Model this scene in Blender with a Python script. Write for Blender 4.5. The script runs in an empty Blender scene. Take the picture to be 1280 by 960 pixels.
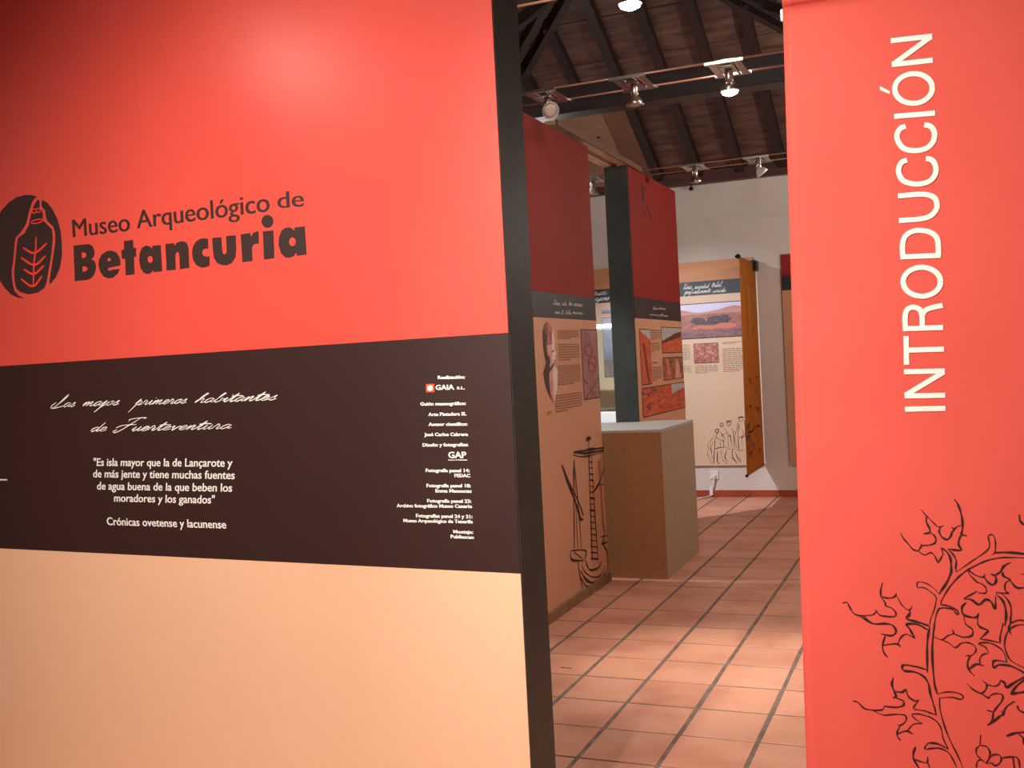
import bpy, bmesh, math, random, json
import numpy as np
from mathutils import Vector, Matrix

# ------------------------------------------------------------------ camera, world, light, exposure
scene = bpy.context.scene
COL = scene.collection
rad = math.radians

def set_camera():
    yaw, pitch, roll = rad(22.66), rad(1.111), rad(2.9225)
    F = Vector((-math.sin(yaw)*math.cos(pitch), math.cos(yaw)*math.cos(pitch), -math.sin(pitch)))
    R0 = Vector((math.cos(yaw), math.sin(yaw), 0)); U0 = R0.cross(F)
    R = R0*math.cos(roll)-U0*math.sin(roll); U = R0*math.sin(roll)+U0*math.cos(roll)
    cd = bpy.data.cameras.new('camera'); cd.sensor_width = 36; cd.lens = 1306.7/1280*36
    cd.clip_start = .05; cd.clip_end = 60
    ob = bpy.data.objects.new('camera', cd); COL.objects.link(ob)
    M = Matrix.Identity(4)
    for i, v in enumerate((R, U, -F)):
        for j in range(3): M[j][i] = v[j]
    M[2][3] = 1.5
    ob.matrix_world = M
    scene.camera = ob
set_camera()

w = bpy.data.worlds.new('world'); scene.world = w; w.use_nodes = True
w.node_tree.nodes['Background'].inputs[0].default_value = (.9, .8, .75, 1)
w.node_tree.nodes['Background'].inputs[1].default_value = .05

scene.view_settings.view_transform = 'Standard'
scene.view_settings.look = 'None'
scene.view_settings.gamma = 1
scene.view_settings.use_curve_mapping = False
scene.view_settings.exposure = 0.55

def spot(name, loc, target, watts, angle, blend=.6, col=(1, .93, .85), size=.03):
    l = bpy.data.lights.new(name, 'SPOT'); l.energy = watts; l.spot_size = rad(angle); l.spot_blend = blend
    l.color = col; l.shadow_soft_size = size
    o = bpy.data.objects.new(name, l); COL.objects.link(o); o.location = loc
    o.rotation_euler = (Vector(target)-Vector(loc)).to_track_quat('-Z', 'Y').to_euler()
    return o
def point(name, loc, watts, col=(1, .93, .85), size=.03):
    l = bpy.data.lights.new(name, 'POINT'); l.energy = watts; l.color = col; l.shadow_soft_size = size
    o = bpy.data.objects.new(name, l); COL.objects.link(o); o.location = loc
    return o
WARM = (1, .94, .86); NEUT = (1, .97, .94); COOL = (.86, .92, 1)
spot('entrance_spotlight', (-1.5, -.3, 2.9), (-1.85, 2.85, 1.0), 410, 78, 1, WARM, .08)
spot('banner_spotlight', (-1.0, .7, 2.9), (-.25, 2.6, 1.5), 175, 70, .9, WARM, .05)
spot('panel_wash_spotlight', (-2.80, 1.70, 2.90), (-1.65, 2.8, 1.8), 9, 80, 1, WARM, .06)
spot('floor_spotlight', (-1.0, 5.56, 2.84), (-1.10, 4.95, 0), 170, 36, 1, WARM, .02)
spot('corridor_spotlight', (-1.13, 4.15, 2.9), (-1.6, 4.9, 0), 75, 120, 1, WARM, .03)
spot('wall_spotlight', (-3.05, 8.32, 2.84), (-2.3, 10.88, .6), 230, 75, .8, COOL, .02)
spot('plinth_spotlight', (-3.3, 6.7, 2.84), (-2.5, 7.35, 1.0), 90, 60, .7, COOL, .02)
point('bulb_glow', (-1.13, 4.15, 3.16), 22, WARM, .04)
point('bulb_glow', (-1.0, 5.565, 3.12), 5, WARM, .03)
point('bulb_glow', (-3.05, 8.32, 3.1), 5, NEUT, .03)
point('gallery_fill', (-.2, 8.6, 2.7), 42, WARM, .05)  # unseen fill light added to lift the far end of the room
point('side_gallery_fill', (-4.2, 6.0, 2.7), 30, NEUT, .05)  # added fill without a fixture, brightens the space left of the partitions
point('entrance_fill', (-1.3, -1.2, 2.7), 30, WARM, .08)  # room fill added behind the camera, no lamp modelled

# ------------------------------------------------------------------ helpers
def lin(c):
    return tuple(((v/255)/12.92 if v/255 <= .04045 else ((v/255+.055)/1.055)**2.4) for v in c)+(1,)

def material(name, col, rough=.6, metal=0, col2=None, scale=6, detail=4, stretch=(1, 1, 1), bump=0, bscale=80,
             per_object=0, trans=0, emit=None, estr=0, alpha_glass=False, coat=0, spec=.5, split=(.35, .7)):
    m = bpy.data.materials.new(name); m.use_nodes = True
    nt = m.node_tree; N = nt.nodes; L = nt.links; b = N['Principled BSDF']
    b.inputs['Base Color'].default_value = lin(col); b.inputs['Roughness'].default_value = rough
    b.inputs['Metallic'].default_value = metal; b.inputs['Specular IOR Level'].default_value = spec
    if coat: b.inputs['Coat Weight'].default_value = coat; b.inputs['Coat Roughness'].default_value = .25
    tc = N.new('ShaderNodeTexCoord'); mp = N.new('ShaderNodeMapping'); mp.inputs['Scale'].default_value = stretch
    geo = N.new('ShaderNodeNewGeometry')
    L.new(geo.outputs['Position'], mp.inputs['Vector'])
    last = None
    if col2:
        n = N.new('ShaderNodeTexNoise'); n.inputs['Scale'].default_value = scale; n.inputs['Detail'].default_value = detail
        L.new(mp.outputs[0], n.inputs['Vector'])
        r = N.new('ShaderNodeValToRGB'); r.color_ramp.elements[0].position = split[0]; r.color_ramp.elements[1].position = split[1]
        r.color_ramp.elements[0].color = lin(col); r.color_ramp.elements[1].color = lin(col2)
        L.new(n.outputs['Fac'], r.inputs['Fac']); last = r.outputs['Color']
    if per_object:
        oi = N.new('ShaderNodeObjectInfo'); hs = N.new('ShaderNodeHueSaturation')
        mr = N.new('ShaderNodeMapRange'); mr.inputs['To Min'].default_value = 1-per_object; mr.inputs['To Max'].default_value = 1+per_object
        L.new(oi.outputs['Random'], mr.inputs['Value']); L.new(mr.outputs[0], hs.inputs['Value'])
        if last: L.new(last, hs.inputs['Color'])
        else: hs.inputs['Color'].default_value = lin(col)
        last = hs.outputs['Color']
    if last: L.new(last, b.inputs['Base Color'])
    if bump:
        n2 = N.new('ShaderNodeTexNoise'); n2.inputs['Scale'].default_value = bscale; n2.inputs['Detail'].default_value = 3
        L.new(mp.outputs[0], n2.inputs['Vector'])
        bp = N.new('ShaderNodeBump'); bp.inputs['Strength'].default_value = bump; bp.inputs['Distance'].default_value = .003
        L.new(n2.outputs['Fac'], bp.inputs['Height']); L.new(bp.outputs[0], b.inputs['Normal'])
    if trans:
        t = N.new('ShaderNodeBsdfTranslucent'); mx = N.new('ShaderNodeMixShader'); mx.inputs[0].default_value = trans
        t.inputs['Color'].default_value = lin(col)
        out = N['Material Output']; L.new(b.outputs[0], mx.inputs[1]); L.new(t.outputs[0], mx.inputs[2]); L.new(mx.outputs[0], out.inputs[0])
    if emit:
        b.inputs['Emission Color'].default_value = lin(emit); b.inputs['Emission Strength'].default_value = estr
    if alpha_glass:
        b.inputs['Transmission Weight'].default_value = 1; b.inputs['IOR'].default_value = 1.45
    return m

M = dict(
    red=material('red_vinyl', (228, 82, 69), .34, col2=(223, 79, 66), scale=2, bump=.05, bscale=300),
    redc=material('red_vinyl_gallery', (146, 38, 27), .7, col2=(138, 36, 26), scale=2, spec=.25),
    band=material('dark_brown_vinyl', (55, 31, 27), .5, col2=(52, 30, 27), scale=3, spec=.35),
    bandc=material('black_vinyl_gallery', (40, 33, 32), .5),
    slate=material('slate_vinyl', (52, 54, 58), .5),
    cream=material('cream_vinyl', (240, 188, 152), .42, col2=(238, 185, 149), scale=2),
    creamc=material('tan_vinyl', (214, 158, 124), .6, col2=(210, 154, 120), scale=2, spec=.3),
    peach=material('pale_peach_vinyl', (232, 196, 165), .5),
    orange=material('orange_tan_vinyl', (214, 142, 88), .5),
    post=material('charcoal_laminate', (62, 66, 60), .45, col2=(54, 56, 54), scale=14, bump=.12, bscale=220),
    ink=material('black_ink', (44, 26, 24), .5),
    inkbrown=material('brown_black_ink', (58, 40, 36), .45),
    text_dark=material('dark_text_ink', (146, 98, 74), .6),
    text_grey=material('grey_text_ink', (150, 122, 106), .6),
    white=material('white_ink', (240, 236, 226), .5),
    lred=material('logo_red_ink', (238, 66, 52), .4),
    gaia=material('orange_red_ink', (235, 90, 50), .4),
    banner=material('red_banner_cloth', (234, 92, 77), .75, col2=(229, 87, 72), scale=3, bump=.15, bscale=500, trans=.12),
    ochre=material('ochre_banner_cloth', (214, 146, 52), .8, col2=(194, 124, 42), scale=9, bump=.1, bscale=400, trans=.5),
    plaster=material('white_plaster', (226, 214, 205), .85, col2=(218, 206, 198), scale=1.5, bump=.25, bscale=18),
    tile=material('terracotta_tile', (214, 150, 122), .5, col2=(186, 112, 86), scale=3.0, detail=6, bump=.15, bscale=30, per_object=.07, split=(.45, .8)),
    grout=material('grey_mortar', (134, 110, 94), .85, col2=(98, 78, 68), scale=14, bump=.4, bscale=120),
    skirt=material('red_clay_skirting', (176, 78, 46), .4, col2=(150, 62, 38), scale=5, per_object=.08),
    wood=material('dark_stained_wood', (112, 82, 70), .6, col2=(66, 44, 37), scale=3, detail=8, stretch=(1, 6, 6), bump=.3, bscale=40, per_object=.18),
    wood_y=material('dark_stained_wood_lengthwise', (90, 58, 47), .6, col2=(56, 34, 28), scale=3, detail=8, stretch=(6, 1, 6), bump=.3, bscale=40, per_object=.18),
    beam=material('dark_beam_wood', (50, 32, 28), .5, col2=(28, 18, 18), scale=4, detail=8, stretch=(1, 7, 7), bump=.35, bscale=50, per_object=.12),
    plate=material('reddish_beam_wood', (92, 48, 38), .5, col2=(60, 32, 28), scale=4, stretch=(1, 7, 7), bump=.3, bscale=50),
    ply=material('pale_plywood', (156, 120, 94), .6, col2=(142, 108, 82), scale=5, stretch=(1, 4, 4)),
    plyd=material('brown_plywood', (122, 86, 64), .6, col2=(108, 74, 54), scale=5, stretch=(1, 4, 4)),
    rail=material('light_pine_rail', (216, 166, 130), .5, col2=(196, 146, 112), scale=6, stretch=(8, 1, 8)),
    mdf=material('ochre_speckled_board', (178, 128, 80), .7, col2=(146, 102, 62), scale=180, detail=2),
    mdfs=material('beige_speckled_board', (184, 160, 132), .7, col2=(158, 136, 112), scale=180, detail=2),
    mdft=material('pale_grey_top_board', (190, 180, 168), .6, col2=(176, 166, 154), scale=120),
    kick=material('brown_kick_strip', (150, 112, 78), .6, col2=(126, 92, 62), scale=12),
    metal=material('brushed_nickel', (190, 182, 172), .3, 1),
    dmetal=material('dark_hook_metal', (40, 38, 40), .4, .6),
    cable=material('copper_toned_cable', (176, 128, 108), .4, .7),
    plastic=material('white_plastic', (236, 234, 230), .35),
    lampglass=material('frosted_lamp_glass', (222, 205, 196), .3),
    hole=material('dark_hole', (24, 16, 14), .9),
    bulb=material('lit_bulb', (255, 255, 255), .4, emit=(255, 250, 240), estr=120),
    strip=material('lit_case_strip', (255, 255, 255), .4, emit=(225, 255, 245), estr=4),
    glass=material('clear_glass', (245, 255, 250), .02, alpha_glass=True),
)
def photo_material():
    m = bpy.data.materials.new('printed_photograph'); m.use_nodes = True
    nt = m.node_tree; b = nt.nodes['Principled BSDF']; a = nt.nodes.new('ShaderNodeVertexColor'); a.layer_name = 'print'
    nt.links.new(a.outputs['Color'], b.inputs['Base Color']); b.inputs['Roughness'].default_value = .45
    return m
M['photo'] = photo_material()

def link(name, me, mat=None, parent=None):
    o = bpy.data.objects.new(name, me); COL.objects.link(o)
    if mat is not None and me is not None: me.materials.append(mat)
    if parent is not None: o.parent = parent
    return o
def tag(o, label=None, cat=None, group=None, kind=None):
    if label: o['label'] = label
    if cat: o['category'] = cat
    if group: o['group'] = group
    if kind: o['kind'] = kind
    return o
def empty(name, loc, label=None, cat=None, group=None, kind=None):
    o = bpy.data.objects.new(name, None); COL.objects.link(o); o.location = loc; o.empty_display_size = .1
    return tag(o, label, cat, group, kind)
def mesh_obj(name, verts, faces, mat, parent=None, smooth=False, bevel=0):
    """verts are world coordinates; they are stored relative to the parent's place"""
    me = bpy.data.meshes.new(name)
    off = Vector((0, 0, 0)); q = parent
    while q is not None: off = off+q.location; q = q.parent
    me.from_pydata([tuple(Vector(v)-off) for v in verts], [], faces); me.update()
    bm = bmesh.new(); bm.from_mesh(me); bmesh.ops.recalc_face_normals(bm, faces=bm.faces)
    if bevel: bmesh.ops.bevel(bm, geom=bm.edges[:], offset=bevel, segments=1, affect='EDGES')
    bm.to_mesh(me); bm.free()
    if smooth:
        for p in me.polygons: p.use_smooth = True
    return link(name, me, mat, parent)
BOXF = [(0, 1, 2, 3), (7, 6, 5, 4), (0, 4, 5, 1), (1, 5, 6, 2), (2, 6, 7, 3), (3, 7, 4, 0)]
def box(name, x0, x1, y0, y1, z0, z1, mat, parent=None, bevel=0):
    v = [(x0, y0, z0), (x1, y0, z0), (x1, y1, z0), (x0, y1, z0), (x0, y0, z1), (x1, y0, z1), (x1, y1, z1), (x0, y1, z1)]
    return mesh_obj(name, v, BOXF, mat, parent, bevel=bevel)
def hexa(name, bottom, top, mat, parent=None, bevel=0):
    return mesh_obj(name, list(bottom)+list(top), BOXF, mat, parent, bevel=bevel)

class Plane:
    """a vertical sheet: s runs along it, z up, off stands proud towards the viewer's side"""
    def __init__(s, o, e, n): s.o, s.e, s.n = Vector(o), Vector(e), Vector(n)
    def p(s, a, z, off=0): return s.o+s.e*a+Vector((0, 0, z))+s.n*off
    def slab(s, name, a0, a1, z0, z1, t0, t1, mat, parent=None, bevel=0):
        b = [s.p(a, z0, t) for a, t in ((a0, t1), (a1, t1), (a1, t0), (a0, t0))]
        t = [s.p(a, z1, t) for a, t in ((a0, t1), (a1, t1), (a1, t0), (a0, t0))]
        return hexa(name, b, t, mat, parent, bevel)

def smooth_path(pts, n=4):
    if len(pts) < 3: return [Vector(p) for p in pts]
    P = [Vector(p) for p in pts]; P = [P[0]*2-P[1]]+P+[P[-1]*2-P[-2]]
    out = []
    for i in range(1, len(P)-2):
        a, b, c, d = P[i-1:i+3]
        for k in range(n):
            t = k/n
            out.append(.5*((2*b)+(c-a)*t+(2*a-5*b+4*c-d)*t*t+(3*b-a-3*c+d)*t**3))
    out.append(P[-2]); return out
def ribbon_geo(strokes, width, n=4, taper=.5, vary=0, seed=1, V=None, Fc=None):
    lay0 = 0 if not V else len(V) % 13
    rnd = random.Random(seed); V = [] if V is None else V; Fc = [] if Fc is None else Fc
    for st in strokes:
        wd = width*(1+rnd.uniform(-vary, vary)) if not isinstance(width, (list, tuple)) else width[strokes.index(st)]
        pts = smooth_path(st, n); m = len(pts)
        if m < 2: continue
        ph = rnd.uniform(0, 6.28)
        base = len(V)
        for i, p in enumerate(pts):
            a = pts[max(0, i-1)]; b = pts[min(m-1, i+1)]; d = (b-a)
            if d.length < 1e-9: d = Vector((1, 0))
            d.normalize(); nn = Vector((-d.y, d.x)); t = i/(m-1)
            k = (1-taper)+taper*min(1, math.sin(math.pi*t)*1.6) if taper else 1
            if vary: k *= 1+vary*.8*math.sin(ph+i*.9)
            h = wd*.5*k
            lay = (strokes.index(st)+lay0) % 13*.00005
            V.append(Vector((*(p+nn*h), lay))); V.append(Vector((*(p-nn*h), lay)))
        for i in range(m-1):
            q = base+2*i; Fc.append((q, q+1, q+3, q+2))
    return V, Fc
def flat_print(name, V, Fc, plane, off, mat, parent):
    o = mesh_obj(name, [plane.p(v[0], v[1], off+(v[2] if len(v) > 2 else 0)) for v in V], Fc, mat, parent)
    return o
def ribbons(name, strokes, width, plane, off, mat, parent, **k):
    V, Fc = ribbon_geo(strokes, width, **k)
    return flat_print(name, V, Fc, plane, off, mat, parent)
def filled(polys):
    """polys: list of [outer, hole, ...]; returns 2D verts and faces"""
    V, Fc = [], []
    for g in polys:
        cu = bpy.data.curves.new('outline', 'CURVE'); cu.dimensions = '2D'; cu.fill_mode = 'BOTH'
        for ring in g:
            sp = cu.splines.new('POLY'); sp.points.add(len(ring)-1)
            for q, p in zip(sp.points, ring): q.co = (p[0], p[1], 0, 1)
            sp.use_cyclic_u = True
        o = bpy.data.objects.new('outline', cu); me = bpy.data.meshes.new_from_object(o)
        b = len(V); V += [Vector((v.co.x, v.co.y)) for v in me.vertices]; Fc += [tuple(b+i for i in p.vertices) for p in me.polygons]
        bpy.data.objects.remove(o); bpy.data.curves.remove(cu); bpy.data.meshes.remove(me)
    return V, Fc
def text_geo(body, bold=0, res=4):
    cu = bpy.data.curves.new('text', 'FONT'); cu.body = body; cu.size = 1; cu.resolution_u = res; cu.offset = bold
    o = bpy.data.objects.new('text', cu); me = bpy.data.meshes.new_from_object(o)
    V = [Vector((v.co.x, v.co.y)) for v in me.vertices]; Fc = [tuple(p.vertices) for p in me.polygons]
    bpy.data.objects.remove(o); bpy.data.curves.remove(cu); bpy.data.meshes.remove(me)
    return V, Fc
CAP = max(v.y for v in text_geo('E')[0])
def text_lines(name, lines, plane, off, mat, parent, res=4, fat=0):
    V, Fc = [], []
    for body, s0, z0, s1, z1, cap, bold, shear in lines:
        v, f = text_geo(body, bold, res); x0 = min(p.x for p in v); x1 = max(p.x for p in v)
        kx = (s1-s0)/(x1-x0); ky = cap/CAP; b = len(V)
        for li, sh in enumerate((0,) if not fat else (-fat, 0, fat)):
            b = len(V)
            V += [Vector((s0+(p.x-x0)*kx+p.y*ky*shear+sh, z0+(z1-z0)*(p.x-x0)/(x1-x0)+p.y*ky, li*.00006)) for p in v]
            Fc += [tuple(b+i for i in q) for q in f]
    return flat_print(name, V, Fc, plane, off, mat, parent)

# handwriting: each letter is pen strokes in units of the x-height
G = {
 'a': (1.0, [[(.75,.85),(.42,1),(.1,.6),(.1,.15),(.35,0),(.7,.5),(.78,.9),(.72,.3),(.85,.05),(1.1,.25)]]),
 'b': (.9, [[(0,.3),(.4,1.6),(.42,2.1),(.25,1.7),(.15,.3),(.35,0),(.65,.3),(.62,.85),(.95,.7)]]),
 'c': (.75, [[(.62,.8),(.35,1),(.08,.5),(.3,0),(.8,.25)]]),
 'd': (1.0, [[(.7,.85),(.4,1),(.08,.6),(.1,.15),(.35,0),(.7,.6),(.85,2.1)],[(.85,2.1),(.72,.3),(.85,0),(1.1,.25)]]),
 'e': (.8, [[(0,.3),(.45,.5),(.62,.85),(.38,1.02),(.12,.65),(.15,.15),(.42,0),(.85,.28)]]),
 'f': (.7, [[(0,.3),(.45,1.8),(.35,2.1),(.2,1.5),(.1,-1),(-.05,-1.3),(0,-.6),(.35,.1),(.75,.3)]]),
 'h': (1.0, [[(0,.3),(.45,1.6),(.5,2.2),(.3,1.9),(.1,0)],[(.1,0),(.35,.8),(.65,.98),(.7,.5),(.7,.1),(.85,0),(1.1,.25)]]),
 'i': (.6, [[(0,.3),(.28,.98),(.22,.3),(.38,0),(.68,.28)],[(.42,1.65),(.58,1.5)]]),
 'j': (.55, [[(0,.3),(.32,1.2),(.15,-.5),(.0,-1.6)],[(.0,-1.6),(.2,-.5),(.6,.3)]]),
 'l': (.6, [[(0,.3),(.42,1.6),(.42,2.1),(.22,1.6),(.15,.2),(.35,0),(.65,.28)]]),
 'm': (1.4, [[(0,.3),(.2,.98),(.15,0)],[(.15,0),(.38,.85),(.58,.98),(.58,0)],[(.58,0),(.82,.85),(1.02,.98),(1.0,.15),(1.15,0),(1.45,.28)]]),
 'n': (.95, [[(0,.3),(.2,.98),(.15,0)],[(.15,0),(.4,.85),(.62,.98),(.6,.15),(.75,0),(1.02,.28)]]),
 'o': (.85, [[(.5,.98),(.15,.7),(.1,.2),(.38,0),(.68,.4),(.55,.98),(.9,.75)]]),
 'p': (1.0, [[(0,.3),(.34,1.5),(.2,-.2),(.02,-1.8)],[(.18,.1),(.4,.95),(.7,.85),(.68,.2),(.42,0)],[(.42,0),(.75,.05),(1.05,.28)]]),
 'r': (.8, [[(0,.3),(.2,1.12),(.45,.85),(.5,.7),(.45,.2),(.58,0),(.86,.28)]]),
 's': (.75, [[(0,.2),(.4,.95),(.52,.95),(.46,.6),(.62,.2),(.35,0),(.08,.12)],[(.4,0),(.8,.28)]]),
 't': (.7, [[(0,.3),(.42,1.9),(.28,.3),(.45,0),(.75,.28)],[(-.05,1.2),(.5,1.3),(1.15,1.25)]]),
 'u': (1.0, [[(0,.3),(.2,.98),(.15,.2),(.35,0),(.65,.6),(.72,.98),(.68,.2),(.82,0),(1.08,.28)]]),
 'v': (.9, [[(0,.6),(.2,.98),(.3,.1),(.42,0),(.75,.85),(1,.75)]]),
 'y': (.95, [[(0,.3),(.2,.98),(.2,.2),(.4,0),(.7,.9),(.6,-.5),(.3,-1.3),(.1,-1),(.9,.3)]]),
 'L': (1.5, [[(-.1,1.1),(-.45,.5),(-.4,-.1),(0,-.1),(.55,1.0),(1.0,2.6),(.95,2.9),(.7,2.2),(.45,.9),(.15,.1),(-.1,-.3),(.3,-.2),(.9,.0),(1.5,.25)]]),
 'F': (1.5, [[(-.5,.75),(-.1,1.35),(.6,1.5),(1.4,1.55)],[(.2,2.3),(.1,2.8),(.8,3.1),(1.7,3.15),(1.55,2.9)],[(1.1,3.0),(.7,1.5),(.3,.1),(-.1,-.35),(-.4,0),(-.1,.3)]]),
 'U': (1.4, [[(0,1.8),(.3,2.2),(.2,.6),(.4,0),(.8,.5),(1.1,2.1),(.95,.4),(1.1,0),(1.45,.28)]]),
}
def cursive(name, words, plane, off, mat, parent, thick=.16, slant=.62):
    V, Fc = [], []
    for wd, s0, s1, z, xh in words:
        x = 0; st = []
        for ch in wd:
            adv, strokes = G[ch]
            for q in strokes: st.append([(x+a+b*slant, b) for a, b in q])
            x += adv
        xs = [a for q in st for a, b in q]; k = (s1-s0)/(max(xs)-min(xs)); m0 = min(xs)
        st = [[(s0+(a-m0)*k, z+b*xh) for a, b in q] for q in st]
        ribbon_geo(st, thick*xh, n=4, taper=.35, vary=.2, seed=len(V), V=V, Fc=Fc)
    return flat_print(name, V, Fc, plane, off, mat, parent)

def vnoise(nx, ny, cells, seed):
    r = np.random.RandomState(seed); g = r.rand(cells+2, cells+2)
    u = np.linspace(0, cells, nx); v = np.linspace(0, cells, ny)
    U, Vv = np.meshgrid(u, v); i = U.astype(int); j = Vv.astype(int); fu = U-i; fv = Vv-j
    fu = fu*fu*(3-2*fu); fv = fv*fv*(3-2*fv)
    return (g[j, i]*(1-fu)+g[j, i+1]*fu)*(1-fv)+(g[j+1, i]*(1-fu)+g[j+1, i+1]*fu)*fv
def photo(name, plane, s0, z0, s1, z1, fn, nx, ny, parent, off=.003, border=None, taper=None):
    """a printed picture: a flat grid whose faces carry the print's colours. fn(u, v) -> rgb arrays, v up"""
    U, Vv = np.meshgrid((np.arange(nx)+.5)/nx, (np.arange(ny)+.5)/ny)
    rgb, keep = fn(U, Vv, nx, ny)
    V = [plane.p(s0+(s1-s0)*i/nx, z0+(z1-z0)*j/ny, off) for j in range(ny+1) for i in range(nx+1)]
    Fc, cols = [], []
    for j in range(ny):
        for i in range(nx):
            if keep is None or keep[j, i]:
                q = j*(nx+1)+i; Fc.append((q, q+1, q+nx+2, q+nx+1)); cols.append(lin(np.clip(rgb[j, i], 0, 255)))
    me = bpy.data.meshes.new(name); offp = Vector(parent.location)
    me.from_pydata([tuple(v-offp) for v in V], [], Fc)
    at = me.color_attributes.new('print', 'FLOAT_COLOR', 'CORNER')
    arr = np.repeat(np.array(cols, dtype=np.float32), 4, axis=0).ravel(); at.data.foreach_set('color', arr)
    me.update(); o = link(name, me, M['photo'], parent)
    if border:
        t = border; V2, F2 = [], []
        for a0, b0, a1, b1 in ((s0, z1-t, s1, z1), (s0, z0, s1, z0+t), (s0, z0, s0+t*.5, z1), (s1-t*.5, z0, s1, z1)):
            q = len(V2); V2 += [Vector((a0, b0)), Vector((a1, b0)), Vector((a1, b1)), Vector((a0, b1))]; F2.append((q, q+1, q+2, q+3))
        f = flat_print('picture_border', V2, F2, plane, off+.001, M['ink'], parent)
    return o
def lerp(a, b, t): return np.array(a, float)*(1-t[..., None])+np.array(b, float)*t[..., None]
def paragraph(plane, blocks, parent, mat, off=.003, seed=3, fill=.42):
    """lines of small print: rows of word-length dashes. blocks: s0,s1,ztop,zbottom,lines"""
    r = random.Random(seed); V, Fc = [], []
    for s0, s1, zt, zb, n in blocks:
        pitch = (zt-zb)/n; h = pitch*fill
        for i in range(n):
            z = zt-pitch*(i+.5); x = s0; end = s1 if i < n-1 else s0+(s1-s0)*r.uniform(.3, .7)
            while x < end-.004:
                L = min(r.uniform(.02, .06), end-x); q = len(V)
                V += [Vector((x, z-h/2)), Vector((x+L, z-h/2)), Vector((x+L, z+h/2)), Vector((x, z+h/2))]; Fc.append((q, q+1, q+2, q+3))
                x += L+.008
    return flat_print('body_text', V, Fc, plane, off, mat, parent)
def tube_geo(path, r, seg=8):
    V, Fc = [], []; P = [Vector(p) for p in path]; m = len(P); up = Vector((0, 0, 1))
    for i, p in enumerate(P):
        d = (P[min(m-1, i+1)]-P[max(0, i-1)]).normalized()
        a = d.cross(up) if abs(d.dot(up)) < .95 else d.cross(Vector((1, 0, 0))); a.normalize(); b = d.cross(a)
        for k in range(seg):
            t = 2*math.pi*k/seg; V.append(p+(a*math.cos(t)+b*math.sin(t))*r)
    for i in range(m-1):
        for k in range(seg):
            q = i*seg; Fc.append((q+k, q+(k+1) % seg, q+seg+(k+1) % seg, q+seg+k))
    Fc.append(tuple(range(seg))); Fc.append(tuple(range((m-1)*seg, m*seg)))
    return V, Fc
def tube(name, path, r, mat, parent=None, seg=8):
    V, Fc = tube_geo(path, r, seg); return mesh_obj(name, V, Fc, mat, parent, smooth=True)
def lathe(name, prof, centre, axis, mat, parent=None, seg=20):
    """prof: (radius, distance along axis)"""
    ax = Vector(axis).normalized(); a = ax.orthogonal().normalized(); b = ax.cross(a); c = Vector(centre); V, Fc = [], []
    for r, h in prof:
        for k in range(seg):
            t = 2*math.pi*k/seg; V.append(c+ax*h+(a*math.cos(t)+b*math.sin(t))*max(r, .0004))
    for i in range(len(prof)-1):
        for k in range(seg):
            q = i*seg; Fc.append((q+k, q+(k+1) % seg, q+seg+(k+1) % seg, q+seg+k))
    Fc.append(tuple(range(seg))); Fc.append(tuple(range((len(prof)-1)*seg, len(prof)*seg)))
    return mesh_obj(name, V, Fc, mat, parent, smooth=True)
def sc(st): return [[(a/1e4, b/1e4) for a, b in q] for q in st]
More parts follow.
